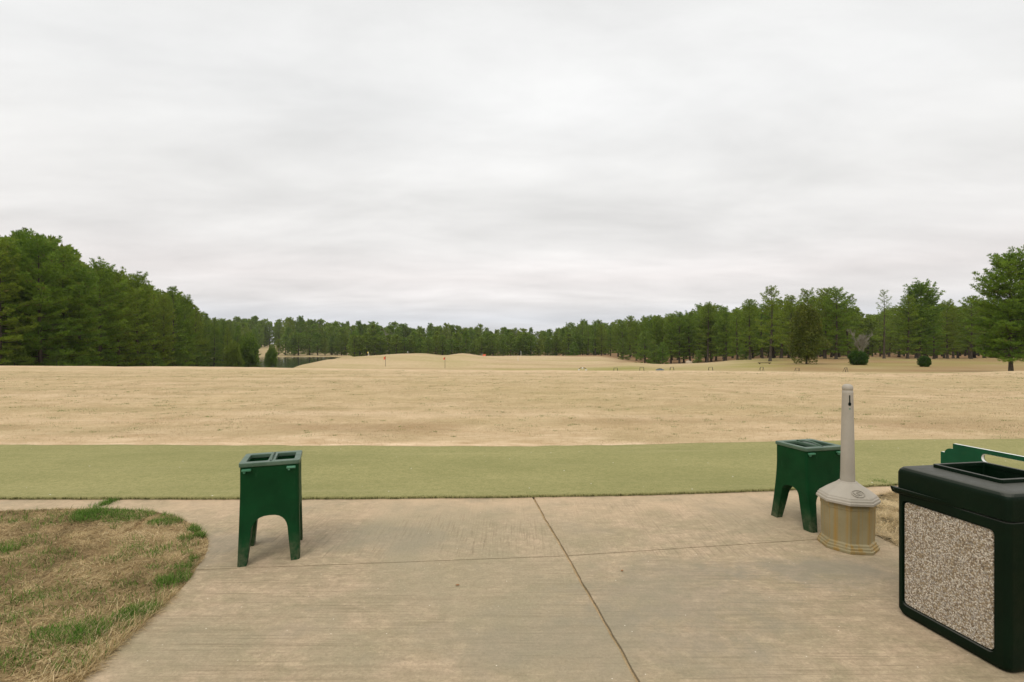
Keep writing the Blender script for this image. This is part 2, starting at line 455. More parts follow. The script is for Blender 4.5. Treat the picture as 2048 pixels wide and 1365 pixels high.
M['straw'] = mat_blades('cropped_straw', [(0, (0.22, 0.155, 0.08)), (.35, (0.45, 0.33, 0.19)), (.7, (0.62, 0.47, 0.29)), (1, (0.74, 0.58, 0.37))])
M['grass'] = mat_blades('green_grass', [(0, (0.04, 0.095, 0.012)), (.6, (0.115, 0.245, 0.026)), (1, (0.24, 0.30, 0.08))], .35)
M['fringe'] = mat_blades('turf_fibres', [(0, (0.06, 0.065, 0.025)), (.6, (0.17, 0.18, 0.07)), (1, (0.30, 0.29, 0.13))], .1)
M['pine'] = mat_foliage('pine_needles', (0.046, 0.115, 0.010), (0.205, 0.315, 0.030), (0.26, 0.29, 0.030), .45, .32)
M['cedar'] = mat_foliage('cedar_foliage', (0.060, 0.100, 0.010), (0.17, 0.19, 0.022), (0.15, 0.14, 0.03), .3)
M['holly'] = mat_foliage('dark_shrub_leaves', (0.018, 0.065, 0.006), (0.075, 0.150, 0.014), (0.05, 0.09, 0.02), .3)
M['bush'] = mat_foliage('young_pine_needles', (0.055, 0.14, 0.012), (0.19, 0.30, 0.035), (0.15, 0.18, 0.04), .4)

# ------------------------------------------------------------------ terrain
def crest_Y(px):
    xs = [-900, 0, 250, 500, 600, 800, 1000, 1200, 1450, 1600, 1750, 1850, 1950, 2048, 2900]
    ys = [729, 731, 733, 734.5, 736, 739, 741, 742, 742.5, 745, 748, 749, 746, 743.5, 742]
    return EYE * F / (np.interp(px, xs, ys) - HY)
TAB = {
 -600: [(48, -1.2), (65, -2.6), (100, -3.5), (160, -4.3), (300, -4.6), (420, -4), (1000, -3)],
 300: [(48, -1.2), (65, -2.6), (100, -3.6), (160, -4.6), (300, -4.8), (420, -4), (1000, -3)],
 430: [(48, -1.3), (65, -3), (100, -4.5), (130, -6.3), (285, -6.3), (305, -4.9), (380, -2.0), (500, 0), (1000, 3)],
 550: [(48, -1.4), (65, -3), (90, -4), (120, -6.3), (288, -6.3), (302, -4.9), (380, -.9), (500, 1), (1000, 3)],
 600: [(48, -1.5), (60, -2.7), (80, -3.05), (95, -2.5), (110, -2.75), (130, -5), (150, -6.3), (288, -6.3), (302, -5), (380, -3), (500, 0), (1000, 3)],
 650: [(48, -1.5), (60, -2.8), (80, -3.05), (100, -2.25), (120, -1.95), (142, -4.2), (170, -6.3), (270, -6.3), (300, -5.2), (400, -3), (1000, 2)],
 700: [(48, -1.5), (60, -2.8), (80, -3.05), (95, -2.65), (120, -1.75), (135, -1.8), (170, -4.8), (250, -5.2), (300, -5.2), (400, -3), (1000, 2)],
 790: [(48, -1.5), (60, -2.8), (80, -3.1), (95, -2.95), (120, -1.65), (150, -1.25), (185, -4), (300, -5), (400, -3), (1000, 2)],
 850: [(48, -1.5), (60, -2.8), (80, -3.2), (95, -3.1), (120, -1.85), (150, -1.0), (185, -4), (300, -5), (400, -3), (1000, 2)],
 890: [(48, -1.5), (60, -2.8), (80, -3.2), (95, -3.2), (120, -2.1), (155, -2.15), (190, -4), (300, -5), (400, -3), (1000, 2)],
 922: [(48, -1.5), (60, -2.8), (80, -3.2), (95, -3.15), (125, -2.0), (165, -1.25), (200, -4), (300, -5), (400, -3), (1000, 2)],
 965: [(48, -1.5), (60, -2.8), (80, -3.2), (95, -3.1), (125, -2.0), (165, -2.45), (200, -4), (300, -5), (400, -3), (1000, 2)],
 1040: [(48, -1.5), (60, -2.7), (80, -3.1), (95, -3.1), (130, -2.4), (170, -2.15), (200, -4), (300, -5), (400, -3.5), (1000, 2)],
 1150: [(48, -1.45), (60, -2.3), (80, -2.85), (110, -3.1), (150, -2.6), (185, -2.8), (230, -3.8), (300, -4.5), (400, -3.5), (1000, 2)],
 1200: [(48, -1.45), (60, -2.15), (80, -2.75), (110, -2.95), (140, -2.5), (170, -2.75), (230, -3.6), (300, -4), (400, -3), (1000, 2)],
 1260: [(48, -1.4), (60, -2.0), (80, -2.65), (100, -2.6), (118, -2.7), (140, -4.2), (200, -3.7), (300, -4), (400, -3), (1000, 2)],
 1320: [(48, -1.35), (60, -1.95), (80, -2.5), (105, -2.9), (130, -4.5), (160, -4.6), (205, -3.4), (300, -4), (1000, 2)],
 1400: [(48, -1.35), (60, -1.85), (80, -2.2), (100, -2.4), (125, -3.6), (160, -3.9), (205, -3.4), (300, -4), (1000, 2)],
 1480: [(48, -1.35), (60, -1.75), (80, -1.95), (100, -2.0), (130, -2.4), (200, -3.3), (300, -4), (1000, 2)],
 1600: [(48, -1.3), (58, -1.65), (75, -1.6), (108, -1.6), (140, -2.4), (200, -3.3), (300, -4), (1000, 2)],
 1750: [(48, -1.4), (58, -1.6), (75, -1.5), (110, -1.55), (130, -2.4), (200, -3), (300, -3.5), (1000, 2)],
 2900: [(48, -1.3), (58, -1.5), (75, -1.45), (110, -1.5), (130, -2.4), (200, -3), (300, -3.5), (1000, 2)],
}
YG = np.exp(np.linspace(math.log(15), math.log(1000), 900))
PXG = np.linspace(-1500, 3500, 1001)
keys = sorted(TAB)
rows = []
for k in keys:
    yc = float(crest_Y(k))
    pts = [(10, 0), (yc - 1.2, 0.0), (yc + 3.5, -0.12), (yc + 9, -0.55)] + TAB[k]
    ys, zs = zip(*pts)
    rows.append(ys and np.interp(np.log(YG), np.log(ys), zs))
ZT = np.empty((len(PXG), len(YG)))
rows = np.array(rows)
for j in range(len(YG)): ZT[:, j] = np.interp(PXG, keys, rows[:, j])
# keep the first crest exactly at its own distance in every direction
for i, p in enumerate(PXG):
    yc = float(crest_Y(p)); near = YG < yc - 1.0
    ZT[i, near] = 0.0
    m = (YG >= yc - 1.0) & (YG < yc + 9)
    ZT[i, m] = np.minimum(0, np.interp(YG[m], [yc - 1, yc + 3.5, yc + 9], [0, -.12, ZT[i, np.searchsorted(YG, yc + 9)]]))
def smooth1(a, k, axis):
    ker = np.exp(-0.5 * (np.arange(-3 * k, 3 * k + 1) / k) ** 2); ker /= ker.sum()
    pad = [(0, 0), (0, 0)]; pad[axis] = (3 * k, 3 * k)
    ap = np.pad(a, pad, mode='edge')
    return np.apply_along_axis(lambda v: np.convolve(v, ker, 'valid'), axis, ap)
ZT = smooth1(ZT, 9, 1); ZT = smooth1(ZT, 2, 0)
def vnoise(x, y, sc, seed):
    """value noise, vectorised"""
    x = np.asarray(x) / sc; y = np.asarray(y) / sc
    xi = np.floor(x).astype(np.int64); yi = np.floor(y).astype(np.int64); fx = x - xi; fy = y - yi
    fx = fx * fx * (3 - 2 * fx); fy = fy * fy * (3 - 2 * fy)
    def h(a, b):
        n = (a * 374761393 + b * 668265263 + seed * 974634777) & 0xffffffff
        n = ((n ^ (n >> 13)) * 1274126177) & 0xffffffff
        return ((n ^ (n >> 16)) & 0xffff) / 65535.0
    return (h(xi, yi) * (1 - fx) + h(xi + 1, yi) * fx) * (1 - fy) + (h(xi, yi + 1) * (1 - fx) + h(xi + 1, yi + 1) * fx) * fy
def zfun(X, Y):
    X = np.asarray(X, float); Y = np.asarray(Y, float)
    Yc = np.clip(Y, 15, 999)
    px = np.clip(CX + F * X / Yc, PXG[0], PXG[-1] - .01)
    u = (px - PXG[0]) / (PXG[1] - PXG[0]); i = u.astype(int); fu = u - i
    v = (np.log(Yc) - math.log(15)) / (math.log(1000) - math.log(15)) * (len(YG) - 1); v = np.clip(v, 0, len(YG) - 1.001)
    j = v.astype(int); fv = v - j
    z = (ZT[i, j] * (1 - fu) + ZT[np.minimum(i + 1, len(PXG) - 1), j] * fu) * (1 - fv) + (ZT[i, j + 1] * (1 - fu) + ZT[np.minimum(i + 1, len(PXG) - 1), j + 1] * fu) * fv
    near = np.clip((Y - 6.3) / 3, 0, 1)
    und = near * ((vnoise(X, Y, 2.3, 3) - .5) * .05 + (vnoise(X, Y, .7, 5) - .5) * .022 + (vnoise(X, Y, .3, 9) - .5) * .012) * np.clip(1.3 - Y / 60, 0.25, 1)
    und = und + np.clip((Y - 70) / 40, 0, 1) * (vnoise(X, Y, 15, 21) - .5) * .55
    return z - 0.015 + und
def zg(x, y): return float(zfun(np.array([x]), np.array([y]))[0])

xs = np.concatenate([-np.geomspace(1400, 262, 26), np.arange(-260, -32, 2.4), np.arange(-32, 32, .22), np.arange(32, 260, 2.4), np.geomspace(262, 1400, 26)])
ysg = np.concatenate([np.linspace(-60, 3, 12), np.arange(4.5, 33, .13), np.arange(33.2, 60, .6), np.arange(60, 220, 1.8), np.geomspace(222, 1600, 60)])
XX, YY = np.meshgrid(xs, ysg)
ZZ = zfun(XX, YY)
nx, ny = len(xs), len(ysg)
V = np.stack([XX.ravel(), YY.ravel(), ZZ.ravel()], 1)
ii, jj = np.meshgrid(np.arange(nx - 1), np.arange(ny - 1)); a = (jj * nx + ii).ravel()
Fq = np.stack([a, a + 1, a + 1 + nx, a + nx], 1)
PXV = CX + F * XX / np.maximum(YY, 5)
def sst(v, a, b): t = np.clip((v - a) / (b - a), 0, 1); return t * t * (3 - 2 * t)
straw = sst(YY, 118, 135) * sst(PXV, 1180, 1290)
straw = np.maximum(straw, sst(YY, 150, 175) * sst(PXV, 1080, 1160))
straw = np.maximum(straw, sst(YY, 185, 230) * sst(PXV, 690, 760))
straw = np.maximum(straw, .9 * sst(PXV, 420, 300) * sst(YY, 50, 60))
green = .10 * sst(YY, 7, 12) + .12 * sst(YY, 45, 70)
green += .75 * sst(PXV, 1420, 1560) * sst(YY, 60, 80)
straw = np.maximum(straw, .85 * sst(PXV, 1460, 1640) * sst(YY, 46, 54) * (.3 + .7 * vnoise(XX, YY, 9, 61)))
green += .5 * np.exp(-((PXV - 910) / 60) ** 2) * sst(YY, 85, 100) * sst(YY, 125, 105)
green += .55 * sst(YY, 70, 80) * sst(PXV, 640, 700) * sst(PXV, 1330, 1250) * sst(vnoise(XX * .35, YY, 7, 71), .52, .8)
straw = np.maximum(straw, .30 * sst(YY, 70, 80) * sst(vnoise(XX * .3, YY, 5, 77), .5, .85) * sst(PXV, 620, 700))
straw = np.maximum(straw, .38 * np.exp(-((YY - 8.1) / .9) ** 2) * sst(vnoise(XX * .5, YY, .8, 79), .35, .8))
sand = np.exp(-((YY - (6.55 + .12 * (vnoise(XX, YY, 1.7, 40) - .5))) / .17) ** 2)
sand = np.maximum(sand, .5 * sst(YY, 84, 100) * sst(YY, 190, 175) * sst(PXV, 600, 680) * sst(PXV, 1290, 1200) * (.3 + .7 * vnoise(XX * .3, YY, 6, 91)))
sand = np.maximum(sand, .55 * sst(YY, 8.4, 7.0) * sst(vnoise(XX, YY, .9, 44), .4, .8) * (YY > 6))
ycr = crest_Y(PXV.ravel()).reshape(PXV.shape)
sand = np.maximum(sand, .75 * np.exp(-((YY - (ycr - .2)) / 2.2) ** 2))
green = green + .45 * sst(YY - ycr, 3, 8) * sst(YY, 95, 75)
straw = np.maximum(straw, .22 * sst(YY - ycr, 3, 8) * sst(YY, 75, 60))
cov = np.stack([straw, np.clip(green, 0, 1), np.clip(sand, 0, 1), np.ones_like(straw)], -1).reshape(-1, 4)
ground = np_mesh('ground', V, [Fq], M['field'], attr={'cover': cov}, smooth=True)
tag(ground, kind='structure')

# pond beyond the left side of the mounds
pb = bmesh.new()
ring = [(-190, 118), (-120, 112), (-70, 112), (-52, 130), (-55, 165), (-62, 220), (-85, 292), (-120, 300), (-230, 300)]
pb.faces.new([pb.verts.new((x, y, -5.62)) for x, y in ring])
tag(from_bm('pond', pb, M['water']), kind='structure')

# ------------------------------------------------------------------ paving
left_curve = [G(*p) for p in [(0, 1022), (100, 1019), (200, 1018), (270, 1020), (320, 1026), (360, 1037), (395, 1056), (412, 1074), (416, 1092), (408, 1116), (388, 1146), (368, 1172), (345, 1195), (310, 1228), (275, 1260), (235, 1296), (195, 1332), (160, 1365)]]
right_curve = [(2.50, 1.6), (2.50, 2.6), (2.495, 3.05), (2.485, 3.3), (2.48, 3.48), (2.50, 3.68), (2.56, 3.86), (2.68, 4.03), (2.86, 4.17), (3.11, 4.30), (3.40, 4.41), (4.2, 4.60), (6, 4.9), (14, 5.6)]
slab_poly = [(-14, 3.99)] + left_curve + [(-1.55, 1.5), (-1.50, 0.5), (-1.5, -5)] + [(2.5, -5), (2.5, .4)] + right_curve + [(14, 6.45), (-14, 6.3)]
def pip(X, Y, poly):
    ins = np.zeros(len(X), bool); n = len(poly)
    for i in range(n):
        x1, y1 = poly[i]; x2, y2 = poly[(i + 1) % n]
        c = ((y1 > Y) != (y2 > Y)) & (X < (x2 - x1) * (Y - y1) / (y2 - y1 + 1e-12) + x1)
        ins ^= c
    return ins
def catmull(pts, n=5):
    out = []
    for i in range(len(pts) - 1):
        p0, p1, p2, p3 = pts[max(i - 1, 0)], pts[i], pts[i + 1], pts[min(i + 2, len(pts) - 1)]
        for k in range(n):
            t = k / n
            out.append(tuple(.5 * (2 * p1[d] + (p2[d] - p0[d]) * t + (2 * p0[d] - 5 * p1[d] + 4 * p2[d] - p3[d]) * t * t + (-p0[d] + 3 * p1[d] - 3 * p2[d] + p3[d]) * t ** 3) for d in (0, 1)))
    return out + [pts[-1]]
slab_s = [(-14, 3.99)] + catmull(left_curve, 4) + [(-1.55, 1.5), (-1.50, 0.5), (-1.5, -5), (2.5, -5), (2.5, .4)] + catmull(right_curve, 4) + [(14, 6.45), (-14, 6.3)]
bm = bmesh.new()
bm.faces.new([bm.verts.new((x, y, 0)) for x, y in slab_s])
bmesh.ops.triangulate(bm, faces=bm.faces[:])
def cut(bm, sel, p, d, gap):
    """saw a joint of width gap along line p + t d through the selected faces"""
    d = Vector((d[0], d[1], 0)).normalized(); nrm = Vector((-d.y, d.x, 0)); p = Vector((p[0], p[1], 0))
    for s in (-.5, .5):
        fs = [f for f in bm.faces if sel(f.calc_center_median())]
        geom = list({v for f in fs for v in f.verts}) + list({e for f in fs for e in f.edges}) + fs
        bmesh.ops.bisect_plane(bm, geom=geom, dist=1e-5, plane_co=p + nrm * gap * s, plane_no=nrm)
    dele = [f for f in bm.faces if sel(f.calc_center_median()) and abs((f.calc_center_median() - p).dot(nrm)) < gap * .49]
    bmesh.ops.delete(bm, geom=dele, context='FACES')
J0, J1 = Vector((.178, 4.26, 0)), Vector((.485, 1.97, 0)); jd = J1 - J0
cut(bm, lambda c: True, J0, jd, .017)
def side(c): return (c.x - J0.x) * jd.y - (c.y - J0.y) * jd.x
cut(bm, lambda c: side(c) > 0, (.30, 3.075), (1, .088), .008)
cut(bm, lambda c: side(c) < 0, (.30, 3.075), (1, .153), .008)
cut(bm, lambda c: c.x < -2.6, (-3.335, 4), (-.055, .3), .012)
cut(bm, lambda c: c.x > 2.6, (3.49, 4.6), (-.06, .2), .010)
cut(bm, lambda c: True, (0, .3), (1, .06), .006)
bmesh.ops.dissolve_limit(bm, angle_limit=R(.5), verts=bm.verts, edges=bm.edges, delimit={'NORMAL'})
# worn, slightly wandering joint edges
bnd = [e for e in bm.edges if e.is_boundary and e.calc_length() > .12 and min(v.co.y for v in e.verts) > -1 and max(abs(v.co.x) for v in e.verts) < 5 and max(v.co.y for v in e.verts) < 6.2 or (e.is_boundary and abs(e.verts[0].co.x) < 1 and abs(e.verts[1].co.x) < 1 and e.calc_length() > .2)]
for e in bnd:
    L = e.calc_length()
    if e.is_valid: bmesh.ops.subdivide_edges(bm, edges=[e], cuts=min(120, int(L / .035)))
for v in bm.verts:
    if v.is_boundary and abs(v.co.x) < 5:
        v.co.x += (float(vnoise(v.co.x, v.co.y, .05, 1)) - .5) * .007 + (float(vnoise(v.co.x * .3, v.co.y, .21, 6)) - .5) * .009; v.co.y += (float(vnoise(v.co.x, v.co.y, .04, 2)) - .5) * .0035
ret = bmesh.ops.extrude_face_region(bm, geom=bm.faces[:])
bmesh.ops.translate(bm, verts=[g for g in ret['geom'] if isinstance(g, bmesh.types.BMVert)], vec=(0, 0, -.11))
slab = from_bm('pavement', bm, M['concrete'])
tag(slab, kind='structure')
mb_ = slab.modifiers.new('bevel', 'BEVEL'); mb_.width = .007; mb_.segments = 2; mb_.limit_method = 'ANGLE'; mb_.angle_limit = R(60)

# lawn soil beside the paving (runs a little way under its edge)
for nm, rect in (('lawn', (-16, -1.2, -5, 4.3)), ('lawn', (2.2, 16, -5, 5.5))):
    x0, x1, y0, y1 = rect
    gx = np.linspace(x0, x1, 120); gy = np.linspace(y0, y1, 90); A, B = np.meshgrid(gx, gy)
    Z = np.full_like(A, -.009)
    V = np.stack([A.ravel(), B.ravel(), Z.ravel()], 1); n_ = len(gx)
    i2, j2 = np.meshgrid(np.arange(n_ - 1), np.arange(len(gy) - 1)); a = (j2 * n_ + i2).ravel()
    tag(np_mesh(nm, V, [np.stack([a, a + 1, a + 1 + n_, a + n_], 1)], M['soil']), kind='structure')

# artificial turf strip of the tee line
near_e = [(-900, 994), (-300, 994.5), (0, 995), (300, 995), (600, 995), (800, 993.5), (1000, 992), (1060, 991), (1300, 986.5), (1540, 978.5), (1740, 970), (1900, 962), (2100, 951)]
far_e = [(-900, 889), (0, 890), (300, 890.5), (640, 892), (1000, 893), (1250, 890), (1500, 884.5), (1700, 881), (2048, 877), (2500, 871)]
ne = [G(x, y, .02) for x, y in near_e]; fe = [G(x, y, .02) for x, y in far_e]
ne = catmull(ne, 8); fe = catmull(fe, 8)
tx = np.linspace(-7.6, 8.4, 500)
yn = np.interp(tx, [p[0] for p in ne], [p[1] for p in ne]) + (vnoise(tx, tx * 0, .06, 4) - .5) * .012
yf = np.interp(tx, [p[0] for p in fe], [p[1] for p in fe]) + (vnoise(tx, tx * 0, .25, 8) - .5) * .05
tN = 60
TV = []
for k in range(tN + 1):
    t = k / tN; TV.append(np.stack([tx, yn * (1 - t) + yf * t, .021 + (vnoise(tx, yn * (1 - t) + yf * t, .8, 15) - .5) * .008], 1))
TV = [np.stack([tx, yn + .001, np.full_like(tx, .0015)], 1)] + TV + [np.stack([tx, yf, np.full_like(tx, -.05)], 1)]
TV = np.concatenate(TV); n_ = len(tx)
i2, j2 = np.meshgrid(np.arange(n_ - 1), np.arange(tN + 2)); a = (j2 * n_ + i2).ravel()
mat_o = np_mesh('turf_strip', TV, [np.stack([a, a + 1, a + 1 + n_, a + n_], 1)], M['turf'])
tag(mat_o, kind='structure')

# ------------------------------------------------------------------ grass
rng = np.random.default_rng(11)
def blades(name, P, length, width, lean, az, tint, mat, label, group=None, curl=.35):
    """P (n,3) roots; lean = angle from vertical; each blade is a bent strip"""
    n = len(P)
    d = np.stack([np.sin(lean) * np.cos(az), np.sin(lean) * np.sin(az), np.cos(lean)], 1)
    l2 = np.clip(lean + curl, 0, 1.62)
    d2 = np.stack([np.sin(l2) * np.cos(az), np.sin(l2) * np.sin(az), np.cos(l2)], 1)
    sd_ = np.stack([-np.sin(az), np.cos(az), np.zeros(n)], 1) * (width / 2)[:, None]
    m = P + d * (length * .5)[:, None]; t = m + d2 * (length * .5)[:, None]
    V = np.stack([P - sd_, P + sd_, m + sd_ * .8, m - sd_ * .8, t], 1).reshape(-1, 3)
    b = np.arange(n) * 5
    q = np.stack([b, b + 1, b + 2, b + 3], 1); tr = np.stack([b + 3, b + 2, b + 4], 1)
    col = np.repeat(np.stack([tint, rng.random(n), rng.random(n), np.ones(n)], 1), 5, axis=0)
    return tag(np_mesh(name, V, [q, tr], mat, attr={'tint': col}), label, 'grass', group, 'stuff')

def lawn_blades(name, box, n, label, warm=0.0):
    x = rng.uniform(box[0], box[1], n); y = rng.uniform(box[2], box[3], n)
    k = ~pip(x, y, slab_s) & (y < np.where(x < 0, 4.05, 6)); x, y = x[k], y[k]; n = len(x)
    flow = vnoise(x, y, .22, 31) * 9.4 + vnoise(x, y, .07, 33) * 9
    lean = np.clip(1.36 + rng.normal(0, .2, n) - .25 * (vnoise(x, y, .2, 35) > .7), .2, 1.56)
    L = rng.uniform(.014, .042, n) * np.where(x > 0, 1.35, 1) * (.8 + .5 * vnoise(x, y, .3, 37)); Wd = rng.uniform(.0016, .0034, n)
    t = np.clip(.55 * vnoise(x, y, .35, 38) + .35 * vnoise(x, y, .08, 39) + rng.normal(.0, .24, n) + warm, 0, 1)
    z = -.008 + (.02 + .03 * (x > 0)) * vnoise(x, y, .15, 36) * rng.random(n)
    blades(name, np.stack([x, y, z], 1), L, Wd, lean, flow + rng.normal(0, 1.0, n), t, M['dry'], label)
lawn_blades('dry_grass', (-5.6, -1.2, 1.3, 4.05), 290000, 'matted straw coloured dead grass on the lawn left of the paving')
lawn_blades('dry_grass', (2.42, 5.2, 2.2, 4.9), 260000, 'matted orange brown dead grass behind the black bin, right of the paving', .48)

# green tufts on the left lawn and by the turf edge: (px, py, radius m, count)
spots = [(200, 1030, .17, 1500), (182, 1024, .10, 700), (268, 1030, .14, 1100), (250, 1038, .13, 600), (330, 1045, .10, 900), (345, 1030, .08, 400), (392, 1060, .05, 450), (402, 1072, .05, 500), (398, 1052, .04, 250), (375, 1077, .06, 200),
         (352, 1158, .08, 500), (330, 1163, .05, 150), (370, 1135, .05, 220), (385, 1120, .03, 120), (285, 1224, .09, 600), (262, 1232, .08, 350), (170, 1262, .10, 450), (115, 1268, .10, 350), (140, 1275, .12, 300), (60, 1030, .25, 400), (120, 1040, .15, 250),
         (30, 1090, .10, 200), (5, 1103, .08, 200), (110, 1105, .08, 120), (232, 1120, .09, 110), (250, 1170, .06, 120), (20, 1320, .10, 300), (60, 1195, .08, 110), (12, 1240, .06, 130), (160, 1195, .06, 60), (270, 1095, .07, 110), (40, 1120, .1, 100)]
rs_ = np.random.default_rng(5)
spots += [(float(a_), float(b_), float(c_), 45) for a_, b_, c_ in zip(rs_.uniform(-60, 400, 110), rs_.uniform(1025, 1350, 110), rs_.uniform(.03, .16, 110))]
PX, Ls, Ws, Le, Az = [], [], [], [], []
for px, py, r, n in spots:
    n = int(n * .85)
    cx_, cy_ = G(px, py); rr = r * np.sqrt(rng.random(n)) ; th = rng.uniform(0, 6.28, n)
    PX.append(np.stack([cx_ + rr * np.cos(th) * 1.15, cy_ + rr * np.sin(th) * .8, np.full(n, -.006)], 1))
    Ls.append(rng.uniform(.022, .058, n)); Ws.append(rng.uniform(.0018, .0034, n)); Le.append(rng.uniform(.15, 1.2, n)); Az.append(rng.uniform(0, 6.28, n))
P = np.concatenate(PX); keep = ~pip(P[:, 0], P[:, 1], slab_s)
blades('green_grass', P[keep], np.concatenate(Ls)[keep], np.concatenate(Ws)[keep], np.concatenate(Le)[keep], np.concatenate(Az)[keep], rng.random(keep.sum()), M['grass'], 'fresh green grass tufts sprouting through the dead lawn left of the paving')
# tufts in the joints
PX = []
for (px, py, n, sx, sy) in [(226, 1001, 180, .02, .06), (212, 1008, 300, .03, .05), (1758, 966, 260, .05, .03), (1770, 969, 120, .03, .03), (1060, 992, 60, .03, .012)]:
    cx_, cy_ = G(px, py); PX.append(np.stack([cx_ + rng.normal(0, sx, n), cy_ + rng.normal(0, sy, n), np.zeros(n)], 1))
P = np.concatenate(PX); n = len(P)
nf = 9000; fx = rng.uniform(-6.5, 7.5, nf); fy = np.interp(fx, tx, yn)
blades('turf_fringe', np.stack([fx, fy + rng.uniform(-.004, .02, nf), np.full(nf, .004)], 1), rng.uniform(.012, .03, nf), rng.uniform(.003, .006, nf), rng.uniform(.1, .9, nf), rng.uniform(-2.8, -.3, nf), rng.random(nf) * .7, M['fringe'], 'frayed dark green fibres along the near edge of the turf strip')
blades('green_weeds', P, rng.uniform(.02, .05, n), rng.uniform(.0018, .0035, n), rng.uniform(.1, 1.1, n), rng.uniform(0, 6.28, n), rng.random(n), M['grass'], 'small green weeds growing in the joints of the concrete along the turf strip')
# long pale straw leaning over the paving edge
bc = np.array(catmull(left_curve, 12)); n = 4200
t = rng.random(n) ** .8 * (len(bc) - 2); i0 = t.astype(int); fr = (t - i0)[:, None]
P = bc[i0] * (1 - fr) + bc[i0 + 1] * fr
tw = (bc[i0 + 1] - bc[i0]); tw /= np.linalg.norm(tw, axis=1)[:, None] + 1e-9
outn = np.stack([tw[:, 1], -tw[:, 0]], 1)     # towards lawn
off = rng.exponential(.06, n)[:, None]
P = P + outn * off
P3 = np.concatenate([P, np.full((n, 1), -.006)], 1)
az = np.arctan2(-outn[:, 1], -outn[:, 0]) + rng.normal(0, 1.0, n)
near_cam = P[:, 1] < 2.6
L = np.where(near_cam, rng.uniform(.04, .085, n), rng.uniform(.02, .045, n))
inside = pip(P[:, 0], P[:, 1], slab_s) | (~near_cam & (rng.random(n) < .75))
blades('edge_straw', P3[~inside], L[~inside], rng.uniform(.0018, .003, n)[~inside], rng.uniform(.5, 1.35, n)[~inside], az[~inside], np.clip(rng.normal(.72, .18, n), 0, 1)[~inside], M['dry'], 'longer pale straw standing along the curved edge of the paving')

# cropped straw of the near field
n = 330000
y = 6.45 * (24 / 6.45) ** rng.random(n); s = rng.uniform(-1.16, 1.16, n); x = s * y
far_y = np.interp(x, tx, yf); k = y > far_y + .01; x, y = x[k], y[k]; n = len(x)
bare = vnoise(x, y, .9, 44) * np.clip((9 - y) / 2, 0, 1); k = rng.random(n) > bare * .8; x, y = x[k], y[k]; n = len(x)
tt = np.clip(.5 * vnoise(x, y, 1.1, 51) + .3 * vnoise(x, y, .35, 52) + rng.normal(.12, .17, n), 0, 1)
tt = tt - .22 * np.exp(-((y - 7.6) / .9) ** 2)
blades('cropped_grass', np.stack([x, y, zfun(x, y) - .002], 1), rng.uniform(.02, .038, n), .0028 * (y / 7) ** .9 * rng.uniform(.7, 1.3, n), rng.uniform(.6, 1.5, n), rng.uniform(0, 6.28, n), np.clip(tt, 0, 1), M['straw'], 'short dormant straw coloured turf of the open field beyond the green strip')
# green and brown clumps dotted over the field
nc = 900; cy_ = 6.9 * (26 / 6.9) ** (rng.random(nc) ** .8); cx_ = rng.uniform(-1.1, 1.1, nc) * cy_
per = 26; n = nc * per
rad = np.repeat(rng.uniform(.02, .10, nc) * (cy_ / 12), per)
x = np.repeat(cx_, per) + rng.normal(0, 1, n) * rad * 1.7; y = np.repeat(cy_, per) + rng.normal(0, 1, n) * rad
blades('field_weeds', np.stack([x, y, zfun(x, y)], 1), rng.uniform(.018, .035, n), .003 * (y / 7), rng.uniform(.2, 1.2, n), rng.uniform(0, 6.28, n), np.clip(rng.normal(.35, .3, n), 0, 1), M['grass'], 'low green weeds dotted through the straw coloured field')

# ------------------------------------------------------------------ trees
def quads_from_tufts(P, D, nb, ln, wd, spread, rg, tone):
    """needle tufts: each blade a narrow diamond"""
    n = len(P)
    p = np.repeat(P, nb, 0); d = np.repeat(D, nb, 0) + rg.normal(0, spread, (n * nb, 3))
    d /= np.linalg.norm(d, axis=1)[:, None] + 1e-9
    l = ln * rg.uniform(.65, 1.15, n * nb)[:, None]
    w = np.cross(d, rg.normal(0, 1, (n * nb, 3))); w /= np.linalg.norm(w, axis=1)[:, None] + 1e-9
    w *= wd * rg.uniform(.7, 1.2, n * nb)[:, None] * .5
    m = p + d * l * .6
    V = np.stack([p, m + w, p + d * l, m - w], 1).reshape(-1, 3)
    b = np.arange(n * nb) * 4
    tn = np.clip(np.repeat(tone, nb) + rg.normal(0, .12, n * nb), 0, 1)
    rr = np.repeat(rg.random(n), nb)
    col = np.repeat(np.stack([tn, rr, rr, np.ones(n * nb)], 1), 4, 0)
    return V, np.stack([b, b + 1, b + 2, b + 3], 1), col

